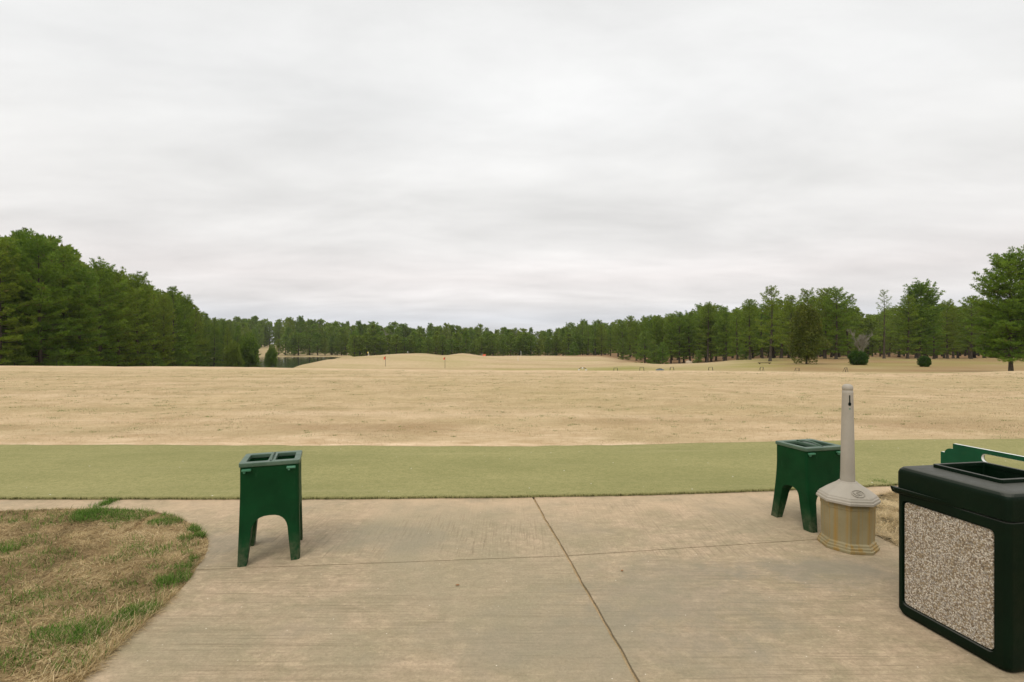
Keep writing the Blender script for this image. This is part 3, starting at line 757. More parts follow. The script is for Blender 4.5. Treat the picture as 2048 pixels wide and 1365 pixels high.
def pine_geo(seed, H, W_, cb, nbr, tl=.36, nb=9, shape='round', dens=1.0, bw=.055, gap=.0, lean=.02):
    rg = np.random.default_rng(seed); rd = random.Random(seed)
    mb = MB()
    r0 = H * .0135 + .05
    bend = [(rd.uniform(-lean, lean) * H, rd.uniform(-lean, lean) * H) for _ in range(4)]
    def tp(t):
        return Vector((bend[0][0] * math.sin(t * 2.2) , bend[1][1] * math.sin(t * 2.7), H * t))
    ts = [0, .02, .08, .2, .35, .5, .65, .8, .92, 1.0]
    mb.tube([tp(t) for t in ts], [r0 * (1.45 if t == 0 else (1.15 if t == .02 else 1 - .93 * t)) for t in ts], 8)
    P, D, T = [], [], []
    for i in range(nbr):
        u = (i + rd.random()) / nbr; u = u ** .9
        t = cb + (1 - cb) * u * .985
        if shape == 'round': prof = (.62 + .85 * u) * max(1 - u, .0) ** .44
        elif shape == 'dome': prof = (.35 + 1.0 * u) * max(1 - u ** 2.2, 0) ** .55
        else: prof = .12 + .95 * (1 - u) ** .75
        if shape == 'dome': pass
        L = W_ * prof * rd.uniform(.55, 1.15) + .25
        if rd.random() < gap: continue
        az = i * 2.399 + rd.uniform(-.5, .5)
        el = R(-8 + 62 * u ** 1.4 + rd.uniform(-10, 12)) if shape != 'dome' else R(-5 + 85 * u ** 1.2 + rd.uniform(-8, 8))
        base = tp(t); hd = Vector((math.cos(az), math.sin(az), 0))
        pts = []
        for k in range(5):
            q = k / 4
            pts.append(base + hd * (L * q * math.cos(el)) + Vector((0, 0, L * (math.sin(el) * q + .10 * q * q - .06 * math.sin(q * 3.1)))))
        rb = max(.015, r0 * .30 * (1 - .8 * t) * min(1, L / 2))
        mb.tube(pts, [rb, rb * .8, rb * .6, rb * .4, rb * .2], 4)
        side_v = Vector((-hd.y, hd.x, 0))
        nsp = max(3, int(L * 3.6 * dens))
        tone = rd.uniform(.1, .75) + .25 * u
        for k in range(nsp):
            q = .22 + .78 * (k + rd.random()) / nsp
            f = q * 4; a = int(min(3, f)); bp = pts[a].lerp(pts[a + 1], f - a)
            sgn = 1 if k % 2 else -1
            sl = L * .42 * (1.15 - q) * rd.uniform(.6, 1.2) + .15
            sdv = (hd * .55 + side_v * sgn * rd.uniform(.5, 1.0) + Vector((0, 0, rd.uniform(.0, .45)))).normalized()
            m = max(1, int(sl / (tl * .62) * dens))
            for j in range(m + 1):
                pp = bp + sdv * sl * (j / max(m, 1))
                P.append(pp + Vector((rd.uniform(-.07, .07), rd.uniform(-.07, .07), rd.uniform(-.05, .08))))
                D.append((sdv * .5 + Vector((0, 0, .75)) + hd * .2)); T.append(tone + rd.uniform(-.2, .2))
        P.append(pts[-1]); D.append(hd * .5 + Vector((0, 0, .8))); T.append(tone)
    for k in range(10):
        P.append(tp(1) - Vector((rd.uniform(-.2, .2), rd.uniform(-.2, .2), k * .13))); D.append(Vector((0, 0, 1))); T.append(.6)
    P = np.array([tuple(p) for p in P]); D = np.array([tuple(d) for d in D]); D /= np.linalg.norm(D, axis=1)[:, None]
    V, Q, C = quads_from_tufts(P, D, nb, tl, bw, .55, rg, np.array(T))
    return mb, V, Q, C

def make_pine(seed, H, *a, name='pine_tree', mat='pine', **k):
    mb, V, Q, C = pine_geo(seed, H, *a, **k)
    root = empty(name)
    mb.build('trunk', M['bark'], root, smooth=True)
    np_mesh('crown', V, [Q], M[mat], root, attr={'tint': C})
    root['H'] = float(np.percentile(V[:, 2], 99.9))
    return root

def leaf_ball(seed, rx, rz, cz, n, size, lump=.25, cone=0.0):
    rg = np.random.default_rng(seed)
    d = rg.normal(0, 1, (n, 3)); d /= np.linalg.norm(d, axis=1)[:, None]
    r = rg.random(n) ** .28
    ph = np.arctan2(d[:, 1], d[:, 0])
    r = r * (1 + lump * (vnoise(ph * 2.2 + 50, d[:, 2] * 3 + 50, 1, seed) - .5) * 2)
    P = d * r[:, None] * np.array([rx, rx, rz])
    if cone: P[:, :2] *= (1 - cone * (P[:, 2:3] / rz + .25)).clip(.08, 1.3)
    P[:, 2] += cz
    P = P[P[:, 2] > .05]; n = len(P); dd = d[:n]
    D = P - np.array([0, 0, cz]); D /= np.linalg.norm(D, axis=1)[:, None] + 1e-9; D[:, 2] += .4
    return quads_from_tufts(P, D, 5, size, size * .38, .7, rg, rg.random(n) * .7 + .15)

def make_shrub(name, seed, rx, rz, cz, n, size, mat, cone=0, trunk_h=None, lump=.25):
    root = empty(name)
    mb = MB(); th = trunk_h or cz * .8
    mb.tube([(0, 0, -.1), (.02, 0, th * .5), (0, .02, th)], [.05 + rx * .045, .04 + rx * .035, .02 + rx * .02], 7)
    for k in range(7):
        a = k * .9; mb.tube([(0, 0, th * .35), (math.cos(a) * rx * .4, math.sin(a) * rx * .4, cz + rz * (.0 + .06 * k))], [.03, .012], 4)
    mb.build('trunk', M['bark'], root, smooth=True)
    V, Q, C = leaf_ball(seed, rx, rz, cz, n, size, lump, cone)
    np_mesh('crown', V, [Q], M[mat], root, attr={'tint': C})
    root['H'] = cz + rz
    return root

# prototypes (each later placed itself, then copied)
PROTO = {}
def proto(key, fn, *a, **k):
    PROTO[key] = [fn, a, k, None]
proto('edge1', make_pine, 101, 16, 4.4, .04, 74, tl=.42, nb=9, shape='round', bw=.085)
proto('edge2', make_pine, 102, 16, 4.0, .05, 70, tl=.42, nb=9, shape='cone', bw=.085)
proto('edge3', make_pine, 103, 16, 4.8, .06, 78, tl=.42, nb=9, shape='round', bw=.085)
proto('tall1', make_pine, 111, 15, 3.3, .16, 62, tl=.42, nb=9, shape='round', bw=.08)
proto('tall2', make_pine, 112, 15, 3.6, .10, 66, tl=.42, nb=9, shape='round', bw=.08)
proto('tall3', make_pine, 113, 15, 3.0, .20, 52, tl=.42, nb=9, shape='round', bw=.08, gap=.12)
proto('tall4', make_pine, 114, 15, 3.1, .08, 64, tl=.42, nb=9, shape='round', bw=.08)
proto('dome', make_pine, 121, 16, 5.0, .14, 104, tl=.42, nb=9, shape='dome', bw=.08)
proto('thin', make_pine, 122, 14.5, 3.0, .25, 38, tl=.40, nb=7, shape='cone', bw=.06, gap=.2, dens=.8)
proto('hero', make_pine, 134, 12.6, 4.3, .13, 165, tl=.34, nb=10, shape='round', bw=.055)
proto('young', make_pine, 141, 6, 2.3, .03, 46, tl=.34, nb=9, shape='cone', bw=.08, mat='bush')

def place(key, px, Y, top_py=None, H=None, label='', group=None, cat='tree', name='pine_tree', wide=1.0, base=None):
    """stand a tree at distance Y in the direction of column px; its height follows its measured top"""
    x = (px - CX) / F * Y
    z = zg(x, Y) - .05 if base is None else base
    if H is None: H = EYE + (HY - top_py) * Y / F - z
    ent = PROTO[key]
    if ent[3] is None:
        o = ent[0](*ent[1], **ent[2]); ent[3] = o
    else: o = copy_tree(ent[3])
    o.name = name
    o.location = (x, Y, z)
    sc = H / o['H']
    o.scale = (sc * wide, sc * wide, sc)
    o.rotation_euler = (0, 0, random.uniform(0, 6.28))
    for kk in ('label', 'group', 'category', 'kind'):
        if kk in o: del o[kk]
    tag(o, label, cat, group)
    return o

# --- left tree line
top_x = [-260, 0, 90, 128, 165, 205, 240, 275, 310, 350, 385, 400, 430, 480, 520]
top_y = [455, 468, 468, 492, 528, 520, 548, 545, 570, 570, 590, 606, 630, 636, 640]
dst_y = [52, 58, 60, 63, 68, 74, 80, 88, 97, 108, 122, 138, 175, 225, 250]
def ltop(px): return float(np.interp(px, top_x, top_y))
def ldst(px): return float(np.interp(px, top_x, dst_y))
random.seed(21)
LG = 'pines of the dense left tree line'
place('edge1', 0, 56, 474, label='tall dark pine cut by the left edge of the picture', group=LG)
place('edge3', 82, 60, 468, label='tallest pine of the left tree line, with a twin tufted top', group=LG, wide=.95)
place('edge2', 122, 65, 492, label='pine standing just right of the tallest pine in the left tree line', group=LG)
place('edge1', 203, 74, 519, label='pine with a pointed dark top midway along the left tree line', group=LG, wide=.95)
place('edge3', 273, 86, 545, label='broad pine stepping down behind the pointed dark one in the left tree line', group=LG)
place('edge2', 344, 106, 573, label='last big pine before the left tree line drops towards the pond', group=LG)
lab = 'dark green pine in the crowded front row of the left tree line'
for px in (-170, -110, -55, 40, 160, 238, 308, 326, 372, 392, 410, 428, 446):
    place(random.choice(['edge1', 'edge2', 'edge3']), px, ldst(px) * random.uniform(.98, 1.06), ltop(px) + random.choice([-9, 2, 12, 20]) + (16 if px > 290 else 0), label=lab, group=LG, wide=random.uniform(.9, 1.15) * (.72 if px > 300 else 1))
lab = 'pine half hidden behind the front row of the left tree line'
for px in (-140, -85, -25, 20, 62, 105, 145, 182, 222, 255, 292, 322, 345, 368, 392, 414, 436, 460, 490, 510):
    place(random.choice(['edge1', 'edge2', 'edge3', 'tall2']), px, ldst(px) * random.uniform(1.15, 1.3), ltop(px) + random.uniform(8, 26), label=lab, group=LG, wide=random.uniform(.95, 1.2) * (.8 if px > 290 else 1))

# --- right wood, trees that can be told apart: (key, px, Y, top, label)
RG = 'pines of the wood on the right'
hero = place('hero', 2022, 47, 499, label='big full pine cut by the right edge, its thick trunk rising behind the field crest', group=RG)
for kw in [('dome', 1838, 100, 560, 'round headed pine with a wide dome crown left of the big right edge pine'),
           ('thin', 1768, 98, 580, 'thin open pine with sparse branches between the gap and the round headed pine'),
           ('tall3', 1540, 95, 572, 'tallest pine of the middle right wood, airy top above its neighbours'),
           ('tall1', 1500, 108, 599, 'pine just left of the tallest one in the middle right wood'),
           ('tall2', 1582, 104, 590, 'pine behind the left shoulder of the brownish cedar'),
           ('tall3', 1612, 108, 577, 'airy topped pine right behind the brownish cedar'),
           ('tall1', 1650, 100, 576, 'full pine just right of the brownish cedar'),
           ('tall2', 1672, 97, 574, 'pine with a bare straight trunk between the cedar and the bare grey tree'),
           ('tall3', 1698, 100, 588, 'last pine left of the open gap in the right wood'),
           ('tall4', 1815, 98, 590, 'pine under the left side of the round dome crown'),
           ('tall2', 1895, 108, 600, 'low shouldered pine right of the round headed pine'),
           ('tall1', 1942, 104, 592, 'pine just left of the big pine at the right edge'),
           ('tall4', 1868, 104, 606, 'darker pine filling the space under the right side of the dome crown'),
           ('tall4', 1475, 118, 619, 'short pine at the left foot of the middle right wood'),
           ('tall2', 1452, 128, 622, 'second short pine at the left foot of the middle right wood'),
           ('tall3', 1415, 135, 604, 'spiky topped pine left of the short pair in the right wood')]:
    place(kw[0], kw[1], kw[2], kw[3], label=kw[4], group=RG, wide=1.15 if kw[0] != 'thin' else 1)
rt_x = [1060, 1100, 1130, 1160, 1200, 1240, 1270, 1290, 1330, 1360, 1390, 1415, 1440, 1470, 1490, 1520, 1560, 1600, 1650, 1700, 1715, 1740, 1760, 1800, 1850, 1900, 1950, 2000, 2300]
rt_y = [662, 660, 650, 641, 641, 640, 630, 628, 625, 622, 614, 606, 614, 618, 604, 596, 592, 590, 586, 600, 622, 622, 615, 600, 590, 602, 600, 585, 570]
rd_y = [330, 300, 270, 240, 220, 200, 178, 160, 150, 150, 148, 145, 140, 130, 122, 115, 115, 115, 115, 120, 170, 190, 150, 130, 125, 120, 115, 110, 100]
def rtop(px): return float(np.interp(px, rt_x, rt_y))
def rdst(px): return float(np.interp(px, rt_x, rd_y))
lab = 'pine in the front rank of the right wood where it steps down towards the mounds'
for px in np.arange(1112, 1452, 13.5):
    px = px + random.uniform(-4, 4)
    place(random.choice(['tall1', 'tall2', 'tall4', 'tall3']), px, rdst(px) * random.uniform(.94, 1.04), rtop(px) + random.uniform(-4, 12), label=lab, group=RG, wide=random.uniform(1.05, 1.35))
lab = 'pine in the second rank of the right wood, seen between the trunks in front'
for px in np.arange(1120, 2120, 17):
    px = px + random.uniform(-6, 6)
    if 1704 < px < 1752: continue
    place(random.choice(['tall1', 'tall2', 'tall3', 'tall4']), px, rdst(px) * random.uniform(1.1, 1.3), rtop(px) + random.uniform(4, 24), label=lab, group=RG, wide=random.uniform(1.15, 1.5))
# low young pines and bushes under the right wood
YG_ = 'young pines below the right wood'
for px, Y, tp, w, lb in [(1246, 165, 676, .8, 'yellowish young pine standing alone left of the dip in the ground'), (1290, 128, 662, 1.0, 'bushy young pine at the bottom of the dip'),
                     (1326, 128, 684, .9, 'low bushy pine right of the one at the bottom of the dip'), (1308, 134, 680, .8, 'low pine squeezed between the two bushy ones in the dip'),
                     (1148, 205, 684, 1.2, 'small pine at the edge where the mounds meet the right wood'), (1396, 120, 700, 1.0, 'round low pine bush in the shade of the right wood'),
                     (1486, 112, 690, 1.0, 'low green pine at the left foot of the tallest right pine')]:
    place('young', px, Y, tp, label=lb, group=YG_, wide=w, name='young_pine')
# left understorey
for px, Y, tp, lb in [(165, 62, 712, 'pale green bush at the foot of the left tree line, the right one of two'), (112, 60, 708, 'pale green bush at the foot of the left tree line, the left one of two')]:
    place('young', px, Y, tp, label=lb, group='bushes at the foot of the left tree line', wide=1.6, name='bush', cat='bush')
for px, Y, tp in [(-40, 55, 700), (30, 57, 696), (215, 74, 700), (262, 84, 700), (305, 92, 700), (350, 104, 702), (395, 125, 704), (60, 66, 690), (240, 90, 692), (330, 110, 696)]:
    place('young', px, Y, tp, label='low pine bush lost in the shade under the left tree line', group='shaded low bushes under the left tree line', wide=1.5, name='young_pine')

# cedar, shrubs, bare trees
proto('cedar', make_shrub, 'cedar_tree', 201, 2.6, 4.2, 4.75, 6200, .28, 'cedar', cone=.28, trunk_h=4, lump=.35)
place('cedar', 1613, 76, 612, label='oval brownish green cedar standing forward of the right wood on a short trunk', name='cedar_tree', wide=.95)
proto('shrub', make_shrub, 'round_shrub', 202, 1.1, .95, .95, 2600, .20, 'holly', lump=.3)
place('shrub', 1716, 71, H=1.9, label='round dark green shrub in front of the bare grey tree', cat='shrub', name='round_shrub')
place('shrub', 1849, 65, H=1.35, label='smaller dark shrub right of the round one, at the foot of the round headed pine', cat='shrub', name='round_shrub', wide=.85)
proto('pondbush', make_shrub, 'evergreen_tree', 203, 2.7, 4.2, 4.6, 5200, .42, 'pine', cone=.05, trunk_h=3, lump=.5)
place('pondbush', 497, 150, 676, label='dark rounded evergreen at the near left corner of the pond', name='evergreen_tree', wide=.95, H=None)
place('pondbush', 543, 152, 696, label='small dark evergreen standing at the water edge of the pond', name='evergreen_tree', wide=.75)
for px, Y, tp, lb in [(456, 150, 655, 'left one of the three pines ending the left tree line at the pond'), (476, 152, 651, 'middle one of three pines ending the left tree line at the pond'), (508, 158, 668, 'low pine by the pond, right one of three ending the left tree line')]:
    place('edge2', px, Y, tp, label=lb, group=LG, wide=.75)
place('pondbush', 466, 140, 690, label='dark evergreen left of the one at the pond corner, merging with the tree line', name='evergreen_tree', wide=.9)

def bare_tree(seed, H, name='bare_tree'):
    rd = random.Random(seed); mb = MB(); tw = MB()
    def grow(p, d, L, r, lev):
        q = p + d * L * .5 + Vector((rd.uniform(-.05, .05), rd.uniform(-.05, .05), 0)) * L
        e = p + d * L
        (mb if lev < 2 else tw).tube([p, q, e], [r, r * .8, r * .6], 4 if lev else 7)
        if lev >= 4: return
        for _ in range(4 if lev < 3 else 5):
            nd = (d + Vector((rd.uniform(-.8, .8), rd.uniform(-.8, .8), rd.uniform(-.1, .6)))).normalized()
            grow(p + d * L * rd.uniform(.45, 1.0), nd, L * rd.uniform(.5, .72), max(r * .55, .014), lev + 1)
    for k in range(4):
        a = k * 1.6 + .3
        grow(Vector((math.cos(a) * .1, math.sin(a) * .1, -.1)), Vector((math.cos(a) * .16, math.sin(a) * .16, 1)).normalized(), H * .42, H * .011 + .02, 0)
    root = empty(name); mb.build('trunk', M['twig'], root, smooth=True); tw.build('crown', M['twig'], root)
    root['H'] = H; return root
proto('bare', bare_tree, 301, 5.2)
place('bare', 1722, 80, 652, label='bare pale grey tree behind the round dark shrub', name='bare_tree', wide=.75)
place('bare', 776, 285, 655, label='bare grey tree showing through the far pines left of the mounds', name='bare_tree', wide=.45)

# --- far wood across the pond and behind the mounds
def far_geo(seed, W_=3.6, shape='round', cb=.18):
    mb, V, Q, C = pine_geo(seed, 15, W_, cb, 46, tl=.80, nb=6, shape=shape, dens=.55, bw=.26)
    return mb, V, Q, C
FARM = []
for sd_, W_, sh, cb in ((401, 3.8, 'round', .03), (402, 3.4, 'dome', .01), (403, 4.2, 'round', .04), (404, 3.8, 'dome', .08)):
    mb, V, Q, C = far_geo(sd_, W_, sh, cb)
    tv = np.array(mb.V); nt = len(tv)
    me_o = np_mesh('pine_tree', np.concatenate([tv, V]), [np.array(mb.F), Q + nt], [M['bark'], M['pine']],
                   attr={'tint': np.concatenate([np.tile([[.5, .5, .5, 1]], (nt, 1)), C])},
                   midx=np.concatenate([np.zeros(len(mb.F)), np.ones(len(Q))]))
    FARM.append([me_o, False, (np.concatenate([tv, V]), np.array(mb.F), Q + nt, C, nt)])
ft_x = [380, 430, 480, 550, 600, 640, 700, 780, 850, 900, 960, 1010, 1045, 1060, 1100, 1140, 1200]
ft_y = [640, 641, 643, 642, 644, 648, 651, 654, 655, 655, 658, 662, 665, 665, 662, 655, 650]
def far_place(px, Y, top, label):
    ent = random.choice(FARM)
    if not ent[1]: o = ent[0]; ent[1] = True
    else: o = ent[0].copy(); COL.objects.link(o)
    x = (px - CX) / F * Y; z = zg(x, Y) - .1; H = EYE + (HY - top) * Y / F - z
    o.location = (x, Y, z); o.scale = (H / 15 * random.uniform(.8, 1.5),) * 2 + (H / 15,); o.rotation_euler = (0, 0, random.uniform(0, 6.28))
    tag(o, label, 'tree', 'pines of the far wood')
random.seed(33)
for px in np.arange(440, 1210, 10.5):
    p_ = px + random.uniform(-4, 4); front = 312 if p_ < 700 else 255
    if 515 < p_ < 572: continue
    far_place(p_, front * random.uniform(.98, 1.08), float(np.interp(p_, ft_x, ft_y)) + random.choice([2, 8, 14, 22, 30]) + random.uniform(-3, 6), 'pine in the front rank of the far wood behind the pond and mounds')
for px in np.arange(436, 1215, 9):
    p_ = px + random.uniform(-4, 4); front = 370 if p_ < 700 else 320
    if 530 < p_ < 558: continue
    far_place(p_, (430 if 520 < p_ < 570 else front) * random.uniform(.98, 1.08), float(np.interp(p_, ft_x, ft_y)) + random.choice([-5, -2, 1, 4, 8]) + random.uniform(-1.5, 2), 'pine forming the skyline of the far wood behind the mounds')
for e in FARM:
    if not e[1]: far_place(700, 360, 660, 'pine forming the skyline of the far wood behind the mounds')
for px in np.arange(556, 1225, 15):
    p_ = px + random.uniform(-5, 5); n0 = len(bpy.data.objects)
    far_place(p_, (300 if p_ < 700 else 243) * random.uniform(.99, 1.03), random.uniform(667, 684), 'low young pine along the foot of the far wood')
    o_ = [o for o in bpy.data.objects if o.get('label') == 'low young pine along the foot of the far wood' and o.get('group') != 'low young pines along the far wood'][0]
    o_['group'] = 'low young pines along the far wood'; o_.name = 'young_pine'; o_.scale = (o_.scale[0] * 1.5, o_.scale[1] * 1.5, o_.scale[2])
# mass of woodland behind the individual trees
def wood_mass(name, spots_, label, seed):
    rg = random.Random(seed); Vs, Fs, Qs, Cs, off = [], [], [], [], 0
    for (px, Y, top) in spots_:
        v, f, q, c, nt = rg.choice(FARM)[2]
        x = (px - CX) / F * Y; z = zg(x, Y) - .1; H = EYE + (HY - top) * Y / F - z; s = H / 15; w = s * rg.uniform(1.0, 1.35); a = rg.uniform(0, 6.28)
        vx = (v[:, 0] * math.cos(a) - v[:, 1] * math.sin(a)) * w + x; vy = (v[:, 0] * math.sin(a) + v[:, 1] * math.cos(a)) * w + Y
        Vs.append(np.stack([vx, vy, v[:, 2] * s + z], 1)); Fs.append(f + off); Qs.append(q + off)
        Cs.append(np.concatenate([np.tile([[.5, .5, .5, 1]], (nt, 1)), c])); off += len(v)
    nf = sum(len(f) for f in Fs)
    o = np_mesh(name, np.concatenate(Vs), [np.concatenate(Fs), np.concatenate(Qs)], [M['bark'], M['pine']], attr={'tint': np.concatenate(Cs)},
                midx=np.concatenate([np.zeros(nf), np.ones(sum(len(q) for q in Qs))]))
    tag(o, label, 'woods', None, 'stuff')
sp_ = []
for px in np.arange(420, 1230, 11):
    p_ = px + random.uniform(-5, 5)
    for d_, dt in ((1.14, 3), (1.3, 1)):
        fr = 370 if p_ < 700 else 320
        sp_.append((p_, fr * d_ * random.uniform(.97, 1.03), float(np.interp(p_, ft_x, ft_y)) + dt + random.uniform(-2, 6)))
wood_mass('far_woods', sp_, 'dense mass of woodland filling in behind the far pines', 1)
sp_ = []
for px in np.arange(1240, 2400, 15):
    p_ = px + random.uniform(-7, 7)
    t0 = rtop(p_)
    for d_ in (1.45, 1.75, 2.1):
        if px > 1740 and random.random() < .35: continue
        sp_.append((p_ + random.uniform(-6, 6), rdst(min(p_, 1690) if 1700 < p_ < 1760 else p_) * d_, max(t0 + 10, 618) + random.uniform(2, 14)))
wood_mass('rear_woods', sp_, 'shaded mass of woodland behind the pines on the right', 2)
sp_ = []
for px in np.arange(-420, 500, 17):
    p_ = px + random.uniform(-8, 8)
    for d_ in (1.4, 1.65, 1.95):
        sp_.append((p_, ldst(p_) * d_, ltop(p_) + 22 + random.uniform(0, 20)))
wood_mass('side_woods', sp_, 'dark mass of woodland behind the left tree line', 3)

# ------------------------------------------------------------------ things on the driving range
def flagstick(px, base_py_Y, hgt, fm, label, fl=(.55, .36)):
    Y = base_py_Y; x = (px - CX) / F * Y; z = zg(x, Y)
    root = empty('flagstick', (x, Y, z), 0, label=label, cat='flag', group='flagsticks on the mounds')
    mb = MB(); mb.tube([(0, 0, -.05), (0, 0, hgt)], [.05, .045] if Y > 110 else [.035, .03], 6); mb.build('pole', M['white'] if fm != 'red' else M['black'], root)
    if fm:
        w, h = fl; V, Fc = [], []
        N = 8
        for s_ in (0, .02):
            for i in range(N + 1):
                for j in (0, 1):
                    V.append((-w * i / N, s_ + .05 * math.sin(i * 1.1), hgt - .02 - h * j - .12 * i / N))
        for i in range(N):
            a = 2 * i; Fc.append((a, a + 1, a + 3, a + 2)); b = a + 2 * (N + 1); Fc.append((b, b + 2, b + 3, b + 1))
        m2 = MB(); m2.add(V, Fc); m2.build('flag', M[fm], root)
    return root
flagstick(771, 95, 1.95, 'red', 'red flag on a thin stick, the nearest and leftmost of the red flags', (.35, .55))
flagstick(890, 93, 2.1, 'red', 'small red flag on a thin stick in front of the middle mounds', (.3, .4))
flagstick(972, 150, .75, 'red', 'low red flag on the mounds near the white post', (1.0, .5))
flagstick(737, 133, 1.1, 'yellow', 'yellow flag on a white stick at the left end of the mounds', (.35, .3))
flagstick(816, 150, .75, 'white', 'small white flag on top of the first high mound', (.25, .25))
flagstick(964, 165, .7, None, 'bare short white stick on the crest right of the middle mound')
flagstick(1042, 168, 1.5, 'greycloth', 'white stick with a small dark flag at the right end of the mounds', (.35, .3))
flagstick(1036, 120, 1.1, None, 'bare stick just in front of the right end of the mounds')

def bag_stand():
    root = empty('bag_stand')
    fr = MB(); w = .20
    for s_ in (-1, 1):
        fr.tube([(s_ * w, .0, 0), (s_ * (w - .02), .10, .62)], [.016, .016], 6)
    fr.build('frame', M['black'], root)
    for s_ in (-1, 1):
        l = MB(); l.tube([(s_ * w, .30, 0), (s_ * (w - .02), .10, .60)], [.014, .014], 6); l.build('leg', M['black'], root)
    b = MB(); b.tube([(-w, .10, .62), (w, .10, .62)], [.020, .020], 6); b.build('bar', M['black'], root)
    b = MB(); b.tube([(-w, .02, .12), (w, .02, .12)], [.016, .016], 6); b.build('stretcher', M['black'], root)
    return root
bs = None
stands = [(1232, 52, .1, 'leftmost faint bag stand beyond the field edge'), (1284, 50, -.1, 'second bag stand from the left beyond the field edge'),
          (1345, 50, .25, 'leaning bag stand just right of the grey bag on the grass'), (1422, 51, -.05, 'square bag stand midway along the field edge below the young pines'),
          (1525, 50, .3, 'bag stand below the dark timber lying on the grass'), (1596, 52, .05, 'faint bag stand just below the brownish cedar'), (1694, 47, .5, 'rightmost bag stand, turned and leaning, below the round shrub')]
for i, (px, Y, rz, lb) in enumerate(stands):
    o = bag_stand() if bs is None else copy_tree(bs)
    if bs is None: bs = o
    x = (px - CX) / F * Y; o.location = (x, Y, zg(x, Y)); o.rotation_euler = (0, 0, rz)
    tgt = EYE - (734.8 + (0 if i != 5 else 2) + (1.5 if i == 0 else 0) - HY + (0 if px < 1650 else 1)) * Y / F     # height its top bar reaches
    o.scale = (1.05, 1, max(.5, (tgt - o.location.z) / .63))
    tag(o, lb, 'stand', 'bag stands beyond the edge of the field')
# low rack with white ball buckets
x, Y = (1165 - CX) / F * 45, 45.0; z = zg(x, Y)
rk = empty('ball_rack', (x, Y, z), 0, label='low dark arched rack with three white baskets beyond the field edge', cat='rack')
top = EYE - (736.2 - HY) * Y / F - z
mb = MB(); mb.tube([(-.40, 0, 0), (-.36, 0, top * .75), (-.18, 0, top), (.18, 0, top), (.36, 0, top * .75), (.40, 0, 0)], [.03] * 6, 6); mb.build('frame', M['black'], rk)
for bx, bz in ((-.33, top * .70), (0, top * .98), (.33, top * .70)):
    m2 = MB(); m2.tube([(bx, 0, bz - .11), (bx, 0, bz - .10), (bx, 0, bz + .03), (bx, 0, bz + .04)], [.001, .06, .085, .001], 10); m2.build('basket', M['white'], rk)
# grey bag
x, Y = (1320 - CX) / F * 46, 46.0; z = zg(x, Y); top = EYE - (738 - HY) * Y / F - z
gb = empty('golf_bag', (x, Y, z), .1, label='blue grey bag lying flat on the grass beyond the field edge', cat='bag')
mb = MB(); mb.tube([(-.38, 0, top * .5), (-.36, 0, top * .5), (0, 0, top * .52), (.3, 0, top * .45), (.36, 0, top * .42), (.37, 0, top * .42)], [.01, top * .38, top * .5, top * .42, top * .36, .01], 10); mb.build('body', M['greycloth'], gb, smooth=True)
mb = MB(); mb.tube([(-.25, -.02, top), (0, -.05, top * 1.08), (.2, -.02, top * .95)], [.02] * 3, 5); mb.build('strap', M['black'], gb)
# timber
x, Y = (1529 - CX) / F * 82, 82.0
tm = MB(); tm.box((0, 0, .22), (2.1, .28, .10)); 
for s_ in (-.8, .8): tm.box((s_, 0, .085), (.16, .24, .17))
to = tm.build('timber_bench', M['timber']); to.location = (x, Y, zg(x, Y)); bevel(to, .02)
tag(to, 'long low dark timber lying on the grass left of the brownish cedar', 'bench')
# pale rock
rb = bmesh.new(); bmesh.ops.create_icosphere(rb, subdivisions=3, radius=1)
for v in rb.verts:
    k = .8 + .4 * float(vnoise(v.co.x * 3 + 9, v.co.y * 3 + v.co.z * 2 + 9, 1, 5)); v.co = Vector((v.co.x * .75 * k, v.co.y * .5 * k, max(-.1, v.co.z * .55 * k)))
x, Y = (1378 - CX) / F * 104, 104.0
ro = from_bm('boulder', rb, M['rock'], smooth=True); ro.location = (x, Y, zg(x, Y)); ro.rotation_euler = (0, 0, .3)
tag(ro, 'pale tan boulder at the edge of the shade under the right wood', 'rock')

# ------------------------------------------------------------------ boolean helper
def evaluated(o, name):
    dg = bpy.context.evaluated_depsgraph_get()
    me = bpy.data.meshes.new_from_object(o.evaluated_get(dg)); me.name = name
    return me
def prism(outline, axis, lo, hi):
    """closed 2-D outline extruded along axis 'x', 'y' or 'z'"""
    b = bmesh.new(); rings = []
    for t in (lo, hi):
        r = []
        for a_, c_ in outline:
            co = {'x': (t, a_, c_), 'y': (a_, t, c_), 'z': (a_, c_, t)}[axis]
            r.append(b.verts.new(co))
        rings.append(r)
    b.faces.new(rings[0]); b.faces.new(rings[1][::-1]); n_ = len(outline)
    for i in range(n_): b.faces.new((rings[0][i], rings[0][(i + 1) % n_], rings[1][(i + 1) % n_], rings[1][i]))
    bmesh.ops.recalc_face_normals(b, faces=b.faces)
    return b
def bool_diff(bm_base, cutters):
    me = bpy.data.meshes.new('tmp'); bm_base.to_mesh(me); bm_base.free()
    o = bpy.data.objects.new('tmp', me); COL.objects.link(o); cs_ = []
    for c in cutters:
        cm = bpy.data.meshes.new('cut'); c.to_mesh(cm); c.free(); co = bpy.data.objects.new('cut', cm); COL.objects.link(co); cs_.append(co)
        m = o.modifiers.new('b', 'BOOLEAN'); m.operation = 'DIFFERENCE'; m.object = co; m.solver = 'EXACT'
    bpy.context.view_layer.update()
    res = evaluated(o, 'res')
    for c in cs_ + [o]: bpy.data.objects.remove(c)
    b = bmesh.new(); b.from_mesh(res); return b
